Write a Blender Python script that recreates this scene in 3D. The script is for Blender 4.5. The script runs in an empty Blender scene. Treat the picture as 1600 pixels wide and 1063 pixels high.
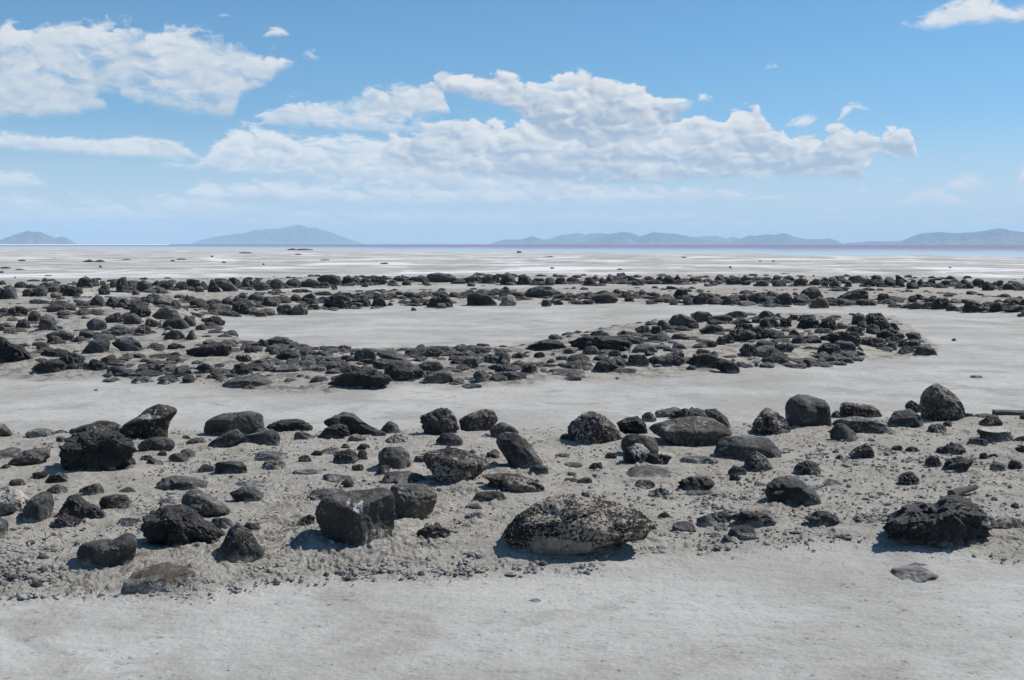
import bpy, bmesh, math, random
import numpy as np
from mathutils import Vector, Matrix

random.seed(7)
RNG = np.random.default_rng(11)
S = bpy.context.scene
COL = S.collection

# ------------------------------------------------------------------ camera, sky, sun, exposure
CAM_H = 1.65
FPX = 1778.0                       # focal length in pixels of a 1600 px wide frame (40 mm on 36 mm)
PITCH = math.atan(150.0 / FPX)     # looking slightly down
SUN_AZ, SUN_EL = math.radians(62), math.radians(50)   # azimuth clockwise from +Y (view direction)
SUN_STRENGTH = 5.0
SKY_STRENGTH = 0.075
SKY_TINT = (0.65, 1.07, 1.27)
HAZE_DENSITY = 1.3e-4

cd = bpy.data.cameras.new('camera')
cam = bpy.data.objects.new('camera', cd)
COL.objects.link(cam)
cd.lens, cd.sensor_width = 40.0, 36.0
cd.clip_start, cd.clip_end = 0.1, 60000
cam.location = (0, 0, CAM_H)
cam.rotation_euler = (math.pi / 2 - PITCH, 0, 0)
S.camera = cam
S.view_settings.view_transform = 'Standard'
S.view_settings.look = 'None'
S.view_settings.gamma = 1.0
S.view_settings.use_curve_mapping = False
S.view_settings.exposure = 0.14
S.cycles.use_denoising = True
S.cycles.max_bounces = 6
S.cycles.diffuse_bounces = 3
S.cycles.volume_bounces = 2
S.cycles.caustics_reflective = False
S.cycles.caustics_refractive = False

sl = bpy.data.lights.new('sun', 'SUN')
sl.energy, sl.angle, sl.color = SUN_STRENGTH, math.radians(0.53), (1.0, 0.955, 0.89)
sun = bpy.data.objects.new('sun', sl)
COL.objects.link(sun)
sdir = Vector((math.sin(SUN_AZ) * math.cos(SUN_EL), math.cos(SUN_AZ) * math.cos(SUN_EL), math.sin(SUN_EL)))
sun.rotation_euler = sdir.to_track_quat('Z', 'Y').to_euler()
sun.location = (30, 20, 60)

# pixel of a 1600x1063 frame -> unit direction, and back
CP, SP = math.cos(PITCH), math.sin(PITCH)
def ray(px, py):
    x, u = (px - 800.0) / FPX, (531.5 - py) / FPX
    d = np.array([x, CP + u * SP, -SP + u * CP])
    return d / np.linalg.norm(d)
def azel(px, py):
    d = ray(px, py)
    return math.degrees(math.atan2(d[0], d[1])), math.degrees(math.asin(d[2]))
def project(P):
    Q = P - np.array([0, 0, CAM_H])
    fw = Q[:, 1] * CP - Q[:, 2] * SP
    up = Q[:, 1] * SP + Q[:, 2] * CP
    return 800 + FPX * Q[:, 0] / fw, 531.5 - FPX * up / fw, fw

# ------------------------------------------------------------------ node helper
class NT:
    def __init__(self, tree):
        self.t = tree
    def n(self, typ, **kw):
        nd = self.t.nodes.new(typ)
        for k, v in kw.items():
            setattr(nd, k, v)
        return nd
    def put(self, sock, v):
        if isinstance(v, bpy.types.NodeSocket):
            self.t.links.new(v, sock)
        else:
            sock.default_value = v
    def m(self, op, a, b=None, c=None, clamp=False):
        nd = self.n('ShaderNodeMath', operation=op, use_clamp=clamp)
        for i, v in enumerate((a, b, c)):
            if v is not None:
                self.put(nd.inputs[i], v)
        return nd.outputs[0]
    def sstep(self, v, lo, hi, a=0.0, b=1.0):
        nd = self.n('ShaderNodeMapRange', interpolation_type='SMOOTHSTEP')
        for i, x in enumerate((v, lo, hi, a, b)):
            self.put(nd.inputs[i], x)
        return nd.outputs[0]
    def lin(self, v, lo, hi, a=0.0, b=1.0):
        nd = self.n('ShaderNodeMapRange')
        for i, x in enumerate((v, lo, hi, a, b)):
            self.put(nd.inputs[i], x)
        return nd.outputs[0]
    def mix(self, f, a, b, blend='MIX'):
        nd = self.n('ShaderNodeMix', data_type='RGBA', blend_type=blend)
        self.put(nd.inputs[0], f)
        self.put(nd.inputs[6], a if isinstance(a, bpy.types.NodeSocket) else (*a, 1))
        self.put(nd.inputs[7], b if isinstance(b, bpy.types.NodeSocket) else (*b, 1))
        return nd.outputs[2]
    def noise(self, vec, scale, detail=4, rough=0.5, dist=0.0, typ='FBM', dim='3D', lac=2.0):
        nd = self.n('ShaderNodeTexNoise', noise_dimensions=dim, noise_type=typ)
        self.put(nd.inputs['Vector'], vec)
        for k, v in (('Scale', scale), ('Detail', detail), ('Roughness', rough), ('Distortion', dist), ('Lacunarity', lac)):
            self.put(nd.inputs[k], v)
        return nd.outputs['Fac']
    def vor(self, vec, scale, feature='F1', smooth=None, rand=1.0, detail=0.0, rough=0.5, dim='3D'):
        nd = self.n('ShaderNodeTexVoronoi', feature=feature, voronoi_dimensions=dim)
        self.put(nd.inputs['Vector'], vec)
        self.put(nd.inputs['Scale'], scale)
        self.put(nd.inputs['Randomness'], rand)
        self.put(nd.inputs['Detail'], detail)
        self.put(nd.inputs['Roughness'], rough)
        if smooth is not None and 'Smoothness' in nd.inputs:
            self.put(nd.inputs['Smoothness'], smooth)
        return nd.outputs['Distance']
    def xyz(self, x, y, z):
        nd = self.n('ShaderNodeCombineXYZ')
        for i, v in enumerate((x, y, z)):
            self.put(nd.inputs[i], v)
        return nd.outputs[0]
    def vadd(self, a, b):
        nd = self.n('ShaderNodeVectorMath', operation='ADD')
        self.put(nd.inputs[0], a); self.put(nd.inputs[1], b)
        return nd.outputs[0]
    def vscale(self, a, s):
        nd = self.n('ShaderNodeVectorMath', operation='MULTIPLY')
        self.put(nd.inputs[0], a); self.put(nd.inputs[1], s)
        return nd.outputs[0]
    def bump(self, h, strength, dist, normal=None):
        nd = self.n('ShaderNodeBump')
        self.put(nd.inputs['Height'], h)
        self.put(nd.inputs['Strength'], strength)
        self.put(nd.inputs['Distance'], dist)
        if normal is not None:
            self.put(nd.inputs['Normal'], normal)
        return nd.outputs[0]

# ------------------------------------------------------------------ the sky: Nishita with cumulus laid out by azimuth and elevation
AZ0, AZ1, EL1 = -32.0, 32.0, 15.0
world = bpy.data.worlds.new('World')
S.world = world
world.use_nodes = True
world.cycles.sampling_method = 'MANUAL'
world.cycles.sample_map_resolution = 512
world.node_tree.nodes.clear()
w = NT(world.node_tree)
sky = w.n('ShaderNodeTexSky', sky_type='NISHITA', sun_disc=False, sun_elevation=SUN_EL, sun_rotation=SUN_AZ,
          altitude=1280, air_density=1.0, dust_density=0.4, ozone_density=2.2)
tc = w.n('ShaderNodeTexCoord')
sep = w.n('ShaderNodeSeparateXYZ')
w.put(sep.inputs[0], tc.outputs['Generated'])
az = w.m('DEGREES', w.m('ARCTAN2', sep.outputs[0], sep.outputs[1]))
el = w.m('DEGREES', w.m('ARCSINE', sep.outputs[2]))
azn = w.lin(az, AZ0, AZ1)
# warped 2D sky coordinates; clouds flatten towards the horizon
vert = w.m('ADD', w.m('MULTIPLY', el, 1.35), w.m('MULTIPLY', w.m('SUBTRACT', 1.0, w.m('EXPONENT', w.m('MULTIPLY', el, -0.28))), 7.0))
P0 = w.xyz(az, vert, 0.0)
warp = w.n('ShaderNodeTexNoise', noise_dimensions='2D')
w.put(warp.inputs['Vector'], P0)
warp.inputs['Scale'].default_value = 0.55
warp.inputs['Detail'].default_value = 5
wv = w.vscale(w.vadd(warp.outputs['Color'], (-0.5, -0.5, -0.5)), (1.5, 1.1, 0))
P1 = w.vadd(P0, wv)
P2 = w.vadd(P1, (0.22, 0.42, 0.0))        # a step towards the sun, for the relief of the puffs
def billow(p, vd, nd_):
    v = w.vor(p, 0.80, 'F1', None, 1.0, vd, 0.5, '2D')
    n = w.noise(p, 0.55, nd_, 0.58, 0.0, dim='2D')
    return w.m('ADD', w.m('MULTIPLY', w.m('SUBTRACT', 0.55, w.m('MULTIPLY', v, v)), 0.40), w.m('MULTIPLY', n, 0.9))
NB = w.m('SUBTRACT', billow(P1, 2.0, 8.0), 0.58)                     # edge noise, about -0.3 .. 0.3
NF = w.m('SUBTRACT', w.noise(w.vscale(P1, (0.6, 1.15, 1.0)), 2.4, 8, 0.66, 0.5, dim='2D'), 0.5)   # fine wisps
REL = w.m('ADD', w.m('SUBTRACT', billow(P1, 1.6, 5.0), billow(P2, 1.6, 5.0)), w.m('MULTIPLY', NF, 0.10))
HOLE = w.noise(w.vscale(P1, (0.42, 0.75, 1.0)), 1.0, 7, 0.6, 0.3, dim='2D')
SOFT = w.m('SUBTRACT', w.noise(P0, 0.34, 4, 0.5, 0.2, dim='2D'), 0.5)

def curve(points, vec=False):
    nd = w.n('ShaderNodeFloatCurve')
    w.put(nd.inputs['Value'], azn)
    c = nd.mapping.curves[0]
    pts = sorted(points)
    pts = [(min(max((a - AZ0) / (AZ1 - AZ0), 0), 1), min(max(e / EL1, -0.2), 1.2)) for a, e in pts]
    nd.mapping.use_clip = False
    while len(c.points) < len(pts):
        c.points.new(0.5, 0.5)
    for q, (x, y) in zip(c.points, pts):
        q.location = (x, y)
        q.handle_type = 'VECTOR' if vec else 'AUTO_CLAMPED'
    nd.mapping.update()
    return w.m('MULTIPLY', nd.outputs[0], EL1)

HZ = (10.2, 11.0, 11.6)
def cloud(base, top, bot, amp=0.5, fine=0.35, soft=(0.35, 0.45), lit=(9.6, 9.75, 9.9), dark=(5.1, 6.0, 7.2), alpha=1.0, relk=2.6, low=0.25, high=0.95, hole=0.30, vec=False, rim=0.30):
    T = curve([azel(*p) for p in top], vec)
    B = curve([azel(*p) for p in bot], vec)
    nz = w.m('ADD', w.m('ADD', w.m('MULTIPLY', NB, amp * 2.0), w.m('MULTIPLY', NF, fine)), 0.16 * amp + 0.06)
    t = w.m('DIVIDE', w.m('ADD', w.m('SUBTRACT', T, el), nz), soft[0])
    b = w.m('DIVIDE', w.m('ADD', w.m('SUBTRACT', el, B), w.m('MULTIPLY', nz, 0.45)), soft[1])
    a = w.m('MULTIPLY', w.sstep(w.m('MINIMUM', t, b), 0.0, 1.0), w.sstep(HOLE, hole - 0.06, hole + 0.20, alpha * 0.25, alpha))
    h = w.m('DIVIDE', w.m('SUBTRACT', el, B), w.m('MAXIMUM', w.m('SUBTRACT', T, B), 0.25))
    s = w.m('ADD', w.lin(h, -0.1, 1.05, low - 0.10, high - 0.16), w.m('MULTIPLY', REL, w.m('MULTIPLY', relk, 0.46)))
    s = w.m('ADD', s, w.sstep(t, 2.6, 0.3, 0.0, rim))
    s = w.m('ADD', s, w.m('MULTIPLY', SOFT, 1.1), clamp=True)
    colr = w.mix(s, dark, lit)
    return w.mix(a, base, colr)

def puffs(lst):
    """several small separate clouds in one pair of curves"""
    top, bot = [], []
    for x0, y0, x1, y1 in sorted(lst):
        mid, xm, wd = (y0 + y1) / 2, (x0 + x1) / 2, x1 - x0
        top += [(x0 - 6, y1 + 14), (x0, y1 - 1), (x0 + wd * .3, y0 + (y1 - y0) * .15), (x0 + wd * .55, y0), (x0 + wd * .8, y0 + (y1 - y0) * .35), (x1, y1 - 2), (x1 + 6, y1 + 14)]
        bot += [(x0 - 6, y1), (xm, y1), (x1 + 6, y1 - 1)]
    return top, bot

skycol = w.mix(w.sstep(el, -2.0, 11.0, 0.0, 1.0), w.mix(1.0, sky.outputs[0], (0.80, 0.98, 1.20), 'MULTIPLY'), w.mix(1.0, sky.outputs[0], SKY_TINT, 'MULTIPLY'))
c = skycol
c = w.mix(w.sstep(el, 6.5, -0.4, 0.0, 0.78), c, (7.8, 8.7, 9.6))           # thick pale air low over the lake
c = cloud(c, [(-120, 318), (0, 300), (30, 299), (90, 310), (200, 306), (300, 300), (400, 318), (700, 326), (1000, 330), (1300, 338), (1720, 336)],
          [(-120, 384), (0, 384), (1720, 384)], 0.30, 0.35, (0.5, 1.5), (10.0, 10.1, 10.2), (6.9, 8.0, 9.1), 0.85, 3.0, 0.30, 0.9, 0.36)
c = cloud(c, [(220, 330), (240, 308), (300, 291), (325, 278), (350, 286), (410, 279), (500, 283), (560, 290), (700, 290), (800, 286), (1000, 284), (1100, 292), (1200, 300), (1225, 310), (1240, 330)],
          [(220, 316), (350, 316), (500, 321), (800, 324), (1000, 320), (1240, 315)], 0.28, 0.6, (0.4, 0.45), (10.0, 10.1, 10.2), (6.5, 7.6, 8.8), 0.97, 3.0, 0.3, 1.0, 0.2)
c = cloud(c, [(225, 285), (250, 256), (300, 242), (320, 234), (345, 212), (380, 193), (420, 196), (450, 206), (520, 208), (600, 212), (700, 225), (850, 250), (900, 285)],
          [(225, 262), (330, 272), (400, 277), (500, 288), (600, 297), (700, 306), (900, 304)], 0.42, 0.8, (0.5, 0.55), (10.0, 10.1, 10.2), (6.6, 7.6, 8.7), 0.97, 3.2, 0.30, 1.0, 0.24)
c = cloud(c, [(570, 262), (590, 226), (620, 208), (660, 196), (720, 184), (760, 185), (800, 190), (900, 186), (1000, 188), (1060, 182), (1100, 184), (1134, 190), (1142, 168), (1158, 158), (1180, 166), (1195, 184), (1212, 200), (1240, 206), (1280, 200), (1300, 194), (1322, 198), (1345, 202), (1356, 212), (1372, 212), (1388, 200), (1404, 196), (1422, 204), (1430, 226), (1436, 264)],
          [(570, 258), (700, 276), (850, 293), (1000, 293), (1100, 287), (1200, 284), (1300, 285), (1350, 280), (1368, 252), (1436, 252)], 0.50, 0.38, (0.20, 0.5), (10.0, 10.0, 10.0), (4.9, 6.0, 7.4), 1.0, 3.0, 0.1, 0.95, 0.22)
c = cloud(c, [(380, 200), (400, 182), (430, 166), (450, 152), (475, 147), (500, 158), (560, 145), (580, 134), (640, 129), (680, 132), (700, 160), (710, 190)],
          [(380, 186), (450, 190), (520, 195), (600, 199), (650, 192), (710, 180)], 0.42, 0.7, (0.42, 0.55), (9.5, 9.7, 9.9), (5.4, 6.4, 7.7), 0.95, 2.6)
c = cloud(c, [(655, 165), (672, 124), (685, 113), (720, 109), (760, 111), (795, 112), (830, 130), (858, 124), (868, 111), (885, 107), (920, 113), (950, 122), (1000, 125), (1015, 140), (1050, 149), (1104, 152), (1125, 166)],
          [(655, 140), (700, 151), (740, 162), (800, 178), (850, 216), (900, 228), (1000, 224), (1050, 205), (1080, 172), (1125, 158)], 0.50, 0.40, (0.22, 0.6), (10.0, 10.0, 10.0), (4.4, 5.5, 7.0), 1.0, 3.0, 0.0, 0.98, 0.22)
c = cloud(c, [(-120, 130), (0, 128), (60, 133), (130, 140), (160, 152), (176, 190)], [(-120, 196), (0, 190), (60, 184), (120, 180), (176, 172)], 0.25, 0.9, (0.45, 0.5), (9.3, 9.5, 9.75), (6.4, 7.3, 8.3), 0.85, 2.0, 0.2, 0.9, 0.36)
c = cloud(c, [(395, 250), (420, 172), (450, 160), (520, 168), (600, 178), (680, 190), (760, 205), (800, 250)], [(395, 200), (500, 206), (620, 214), (800, 222)], 0.40, 0.8, (0.5, 0.6), (9.2, 9.5, 9.7), (6.2, 7.2, 8.3), 0.85, 2.4, 0.3, 0.9, 0.34)
c = cloud(c, [(-120, 206), (0, 206), (60, 212), (100, 210), (150, 213), (225, 209), (260, 216), (290, 230), (310, 246), (330, 270)],
          [(-120, 236), (0, 236), (100, 242), (200, 250), (330, 254)], 0.22, 0.5, (0.3, 0.4), (9.6, 9.75, 9.9), (6.6, 7.4, 8.4), 0.95, 2.2, 0.3, 1.0)
c = cloud(c, [(-120, 60), (0, 42), (12, 33), (80, 36), (125, 29), (145, 26), (190, 32), (250, 36), (330, 52), (358, 56), (366, 71), (400, 74), (450, 82), (478, 80), (494, 86), (505, 110)],
          [(-120, 192), (0, 188), (80, 188), (120, 182), (140, 166), (170, 152), (200, 162), (260, 176), (320, 190), (352, 194), (378, 156), (420, 137), (445, 112), (505, 95)], 0.55, 0.85, (0.5, 0.7), (9.3, 9.5, 9.75), (5.9, 6.8, 7.9), 0.97, 2.3, 0.1, 0.95, 0.34)
c = cloud(c, [(1398, 60), (1412, 36), (1440, 27), (1465, 10), (1490, -4), (1530, -10), (1560, -4), (1575, 6), (1720, -10)],
          [(1398, 34), (1450, 50), (1500, 43), (1560, 40), (1720, 38)], 0.30, 0.7, (0.4, 0.45), (10.0, 10.0, 10.0), (7.2, 7.9, 8.7), 0.97, 2.0, 0.3, 1.0)
for group, al in (([(1310, 158, 1358, 172), (1222, 176, 1298, 200), (1392, 290, 1518, 322), (-40, 264, 86, 294), (100, 298, 122, 306)], 0.9),
                  ([(1462, 270, 1568, 301), (1574, 238, 1680, 280), (1275, 318, 1330, 333), (1194, 97, 1220, 108), (408, 36, 456, 58), (338, 18, 362, 27)], 0.85),
                  ([(1222, 312, 1262, 322), (1388, 275, 1412, 284), (1450, 329, 1486, 338), (1570, 306, 1660, 319), (1332, 286, 1362, 303), (140, 258, 152, 266), (1285, 140, 1307, 147), (1176, 300, 1206, 314)], 0.8)):
    t_, b_ = puffs(group)
    c = cloud(c, t_, b_, 0.14, 0.8, (0.34, 0.28), (9.6, 9.8, 9.9), (7.4, 8.2, 9.0), al, 1.6, 0.4, 1.0, 0.2, True)
below = w.sstep(el, -0.4, 0.0)
c = w.mix(below, (6.0, 6.6, 7.2), c)
bg = w.n('ShaderNodeBackground')
w.put(bg.inputs[0], c)
bg.inputs[1].default_value = SKY_STRENGTH
wo = w.n('ShaderNodeOutputWorld')
w.put(wo.inputs[0], bg.outputs[0])

# ------------------------------------------------------------------ noise for shapes
PERM = RNG.permutation(256)
PERM = np.concatenate([PERM, PERM, PERM])
GRAD = RNG.normal(size=(256, 3))
GRAD /= np.linalg.norm(GRAD, axis=1)[:, None]
def perlin(P):
    I = np.floor(P).astype(np.int64)
    F = P - I
    I &= 255
    U = F * F * F * (F * (F * 6 - 15) + 10)
    x, y, z = F[:, 0], F[:, 1], F[:, 2]
    ix, iy, iz = I[:, 0], I[:, 1], I[:, 2]
    def g(a, b, cc):
        h = PERM[PERM[PERM[ix + a] + iy + b] + iz + cc]
        G = GRAD[h]
        return G[:, 0] * (x - a) + G[:, 1] * (y - b) + G[:, 2] * (z - cc)
    u, v, t = U[:, 0], U[:, 1], U[:, 2]
    l = lambda a, b, k: a + k * (b - a)
    return 1.6 * l(l(l(g(0, 0, 0), g(1, 0, 0), u), l(g(0, 1, 0), g(1, 1, 0), u), v),
                   l(l(g(0, 0, 1), g(1, 0, 1), u), l(g(0, 1, 1), g(1, 1, 1), u), v), t)
def fbm(P, octaves=4, gain=0.5, ridged=False):
    out, a, s = np.zeros(len(P)), 1.0, 1.0
    for k in range(octaves):
        n = perlin(P * s + 17.3 * k)
        out += a * ((1 - 2 * np.abs(n)) if ridged else n)
        a *= gain
        s *= 2.03
    return out
def sm(v, a, b):
    t = np.clip((v - a) / (b - a), 0, 1)
    return t * t * (3 - 2 * t)

# ------------------------------------------------------------------ the lie of the land, in azimuth and distance
def ground_pt(px, py):
    d = ray(px, py)
    k = -CAM_H / d[2]
    return math.atan2(d[0], d[1]), math.hypot(d[0], d[1]) * k
def bound(pts):
    g = [ground_pt(*p) for p in pts]
    return np.array([a for a, _ in g]), np.array([r for _, r in g])
ARMS = {   # name: (near edge, far edge, height)
    'front': (bound([(-400, 965), (0, 958), (200, 952), (330, 955), (480, 925), (560, 905), (700, 905), (900, 915), (1000, 890), (1200, 880), (1400, 880), (1600, 900), (2000, 915)]),
              bound([(-400, 690), (0, 674), (100, 670), (300, 674), (600, 670), (900, 668), (1100, 665), (1300, 658), (1600, 642), (2000, 636)]), 0.07),
    'middle': (bound([(-400, 600), (0, 592), (200, 603), (350, 612), (520, 620), (700, 612), (900, 602), (1100, 592), (1250, 580), (1400, 564), (1460, 557), (1475, 541), (2000, 541)]),
               bound([(-400, 480), (0, 474), (200, 480), (290, 492), (335, 512), (390, 536), (500, 546), (800, 543), (860, 530), (1000, 504), (1100, 492), (1250, 489), (1400, 492), (1450, 530), (1475, 543), (2000, 543)]), 0.15),
    'third': (bound([(-400, 520), (0, 520), (220, 514), (320, 503), (400, 494), (500, 488), (650, 480), (800, 476), (1000, 476), (1200, 482), (1400, 482), (1600, 495), (2000, 500)]),
              bound([(-400, 482), (0, 479), (130, 470), (200, 464), (350, 459), (600, 455), (800, 453), (1100, 453), (1300, 450), (1450, 456), (1600, 469), (2000, 475)]), 0.22),
    'far': (bound([(-400, 475), (0, 468), (200, 460), (400, 454), (700, 448), (1000, 447), (1300, 449), (1600, 455), (2000, 460)]),
            bound([(-400, 442), (0, 440), (200, 438), (400, 436), (800, 434), (1200, 435), (1600, 440), (2000, 444)]), 0.25),
}
SHORE = bound([(-400, 388), (0, 388.3), (300, 389.2), (600, 392.5), (800, 394.5), (1000, 396.5), (1200, 398.5), (1600, 404), (2000, 408)])
TAN = (bound([(780, 462), (900, 461), (1200, 463), (1600, 470), (2000, 472)]), bound([(780, 446), (900, 445), (1200, 447), (1600, 450), (2000, 452)]))

def lie(x, y, full=False):
    x, y = np.asarray(x, float), np.asarray(y, float)
    A, D = np.arctan2(x, y), np.hypot(x, y)
    n = perlin(np.stack([x * 0.9, y * 0.9, np.full_like(x, 3.3)], 1)) + 0.6 * perlin(np.stack([x * 2.7, y * 2.7, np.full_like(x, 8.1)], 1))
    h = np.zeros_like(D)
    masks = {}
    for k, (lo, hi, hh) in ARMS.items():
        dl, dh = np.interp(A, *lo), np.interp(A, *hi)
        s = np.minimum(D - dl, dh - D) + n * 0.03 * D
        masks[k] = sm(s, -0.01 * D, 0.035 * D)
        if k == 'middle':      # the bank runs out to nothing at its end
            hh = hh * sm(0.345 - A, 0.0, 0.07)
        h += hh * sm(np.minimum(D - dl, dh - D), -0.02 * D, np.minimum(0.13 * D, 0.5 * np.maximum(dh - dl, 0.1)))
    h += 0.02 * perlin(np.stack([x * 0.35, y * 0.35, np.full_like(x, 1.7)], 1))
    ds = np.interp(A, *SHORE) * (1 + 0.05 * np.sin(A * 37 + 1.0) + 0.04 * np.sin(A * 91 + 2.0))
    h -= np.clip((D - ds) * 0.003, -0.06, 4.0) * sm(D, 60, 110)
    return (h, masks, A, D, n) if full else h

DS = np.geomspace(2.5, 700, 2600)
def hit(px, py):
    """ground point under a pixel direction"""
    d = ray(px, py)
    hz = math.hypot(d[0], d[1])
    X, Y = d[0] / hz * DS, d[1] / hz * DS
    Z = CAM_H + d[2] / hz * DS
    under = np.nonzero(Z < lie(X, Y))[0]
    i = under[0] if len(under) else len(DS) - 1
    return X[i], Y[i], DS[i]

def link_mesh(name, verts, faces, mat, smooth=True, loc=(0, 0, 0)):
    me = bpy.data.meshes.new(name)
    verts = np.asarray(verts, np.float32)
    faces = np.asarray(faces, np.int32)
    nf, k = faces.shape
    me.vertices.add(len(verts))
    me.vertices.foreach_set('co', verts.ravel())
    me.loops.add(nf * k)
    me.loops.foreach_set('vertex_index', faces.ravel())
    me.polygons.add(nf)
    me.polygons.foreach_set('loop_start', np.arange(0, nf * k, k, dtype=np.int32))
    me.polygons.foreach_set('use_smooth', np.full(nf, smooth))
    me.update(calc_edges=True)
    me.validate()
    if mat is not None:
        me.materials.append(mat)
    o = bpy.data.objects.new(name, me)
    o.location = loc
    COL.objects.link(o)
    return o
def set_attr(o, name, values):
    a = o.data.attributes.new(name, 'FLOAT', 'POINT')
    a.data.foreach_set('value', np.asarray(values, np.float32))
def tag(o, label=None, cat=None, group=None, kind=None):
    for k, v in (('label', label), ('category', cat), ('group', group), ('kind', kind)):
        if v:
            o[k] = v
def new_mat(name):
    m_ = bpy.data.materials.new(name)
    m_.use_nodes = True
    m_.node_tree.nodes.clear()
    return m_, NT(m_.node_tree)
def finish(t, bsdf):
    o = t.n('ShaderNodeOutputMaterial')
    t.put(o.inputs[0], bsdf)
def principled(t, color, rough=0.9, spec=0.25, normal=None):
    b = t.n('ShaderNodeBsdfPrincipled')
    t.put(b.inputs['Base Color'], color if isinstance(color, bpy.types.NodeSocket) else (*color, 1))
    t.put(b.inputs['Roughness'], rough)
    t.put(b.inputs['Specular IOR Level'], spec)
    if normal is not None:
        t.put(b.inputs['Normal'], normal)
    return b.outputs[0]

# ------------------------------------------------------------------ materials of the setting
def ground_material():
    mt, t = new_mat('salt_and_sand')
    geo = t.n('ShaderNodeNewGeometry')
    pos = geo.outputs['Position']
    def at(nm):
        a = t.n('ShaderNodeAttribute', attribute_name=nm)
        return a.outputs['Fac']
    rub, tan, dist = at('rubble'), at('tan'), at('far')
    patch = t.noise(pos, 0.55, 6, 0.6, 0.4)
    fine = t.noise(pos, 7.0, 6, 0.65)
    grit = t.noise(pos, 70.0, 3, 0.7)
    salt = t.mix(t.sstep(patch, 0.34, 0.66), (0.312, 0.304, 0.282), (0.420, 0.415, 0.394))
    salt = t.mix(t.m('MULTIPLY', t.sstep(fine, 0.50, 0.68), 0.35), salt, (0.25, 0.243, 0.230))
    blot = t.m('MULTIPLY', t.sstep(t.noise(t.vadd(pos, (9.0, 4.0, 0.0)), 1.3, 7, 0.66, 0.5), 0.50, 0.66), 0.75)
    salt = t.mix(blot, salt, (0.265, 0.252, 0.233))
    damp = t.m('MULTIPLY', t.sstep(t.noise(t.vscale(pos, (0.22, 0.5, 1.0)), 1.0, 6, 0.62, 0.4), 0.50, 0.64), 0.55)
    salt = t.mix(damp, salt, (0.275, 0.262, 0.240))
    fleck = t.sstep(t.m('ADD', t.noise(pos, 34.0, 4, 0.6, 0.6), t.m('MULTIPLY', t.m('SUBTRACT', fine, 0.5), 0.45)), 0.635, 0.70)
    salt = t.mix(t.m('MULTIPLY', fleck, 0.65), salt, (0.085, 0.08, 0.073))
    sand = t.mix(t.sstep(fine, 0.35, 0.65), (0.340, 0.312, 0.270), (0.435, 0.408, 0.363))
    sand = t.mix(t.m('MULTIPLY', t.sstep(t.noise(pos, 2.2, 5, 0.6), 0.52, 0.70), 0.5), sand, (0.475, 0.450, 0.405))
    sand = t.mix(t.m('MULTIPLY', t.sstep(t.noise(pos, 24.0, 5, 0.7), 0.58, 0.70), 0.6), sand, (0.12, 0.112, 0.10))
    sand = t.mix(t.m('MULTIPLY', t.m('MULTIPLY', at('mid'), t.sstep(t.noise(pos, 4.5, 6, 0.72, 0.3), 0.46, 0.60)), 0.8), sand, (0.13, 0.118, 0.102))
    sand = t.mix(t.m('MULTIPLY', at('clod'), 0.85), sand, t.mix(t.sstep(fine, 0.4, 0.6), (0.15, 0.138, 0.122), (0.25, 0.235, 0.212)))
    c_ = t.mix(rub, salt, sand)
    c_ = t.mix(t.m('MULTIPLY', tan, 0.8), c_, (0.315, 0.285, 0.245))
    # the open flats beyond the last row: white salt pans, tan mud, dark crumbs
    pan = t.noise(pos, 0.105, 5, 0.62, 0.6)
    pan2 = t.noise(t.vadd(pos, (37.0, 11.0, 0.0)), 0.24, 5, 0.65, 0.4)
    flat_ = t.mix(t.sstep(pan2, 0.42, 0.64), (0.405, 0.398, 0.376), (0.265, 0.248, 0.224))
    flat_ = t.mix(t.m('MULTIPLY', t.sstep(t.noise(pos, 0.9, 4, 0.6), 0.55, 0.68), 0.8), flat_, (0.15, 0.135, 0.118))
    flat_ = t.mix(t.sstep(pan, 0.50, 0.60), flat_, (0.60, 0.605, 0.605))
    c_ = t.mix(dist, c_, flat_)
    c_ = t.mix(t.m('MULTIPLY', t.sstep(grit, 0.56, 0.72), 0.60), c_, (0.17, 0.165, 0.155))
    c_ = t.mix(t.m('MULTIPLY', t.sstep(grit, 0.45, 0.28), 0.30), c_, (0.62, 0.62, 0.61))
    hgt = t.m('ADD', t.m('MULTIPLY', t.noise(pos, 22.0, 7, 0.72), 1.0), t.m('MULTIPLY', t.noise(pos, 120.0, 3, 0.7), 0.55))
    nb = t.bump(hgt, t.m('ADD', 0.45, t.m('MULTIPLY', rub, 0.55)), t.m('ADD', 0.020, t.m('MULTIPLY', rub, 0.006)))
    finish(t, principled(t, c_, 0.95, 0.15, nb))
    return mt

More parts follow.
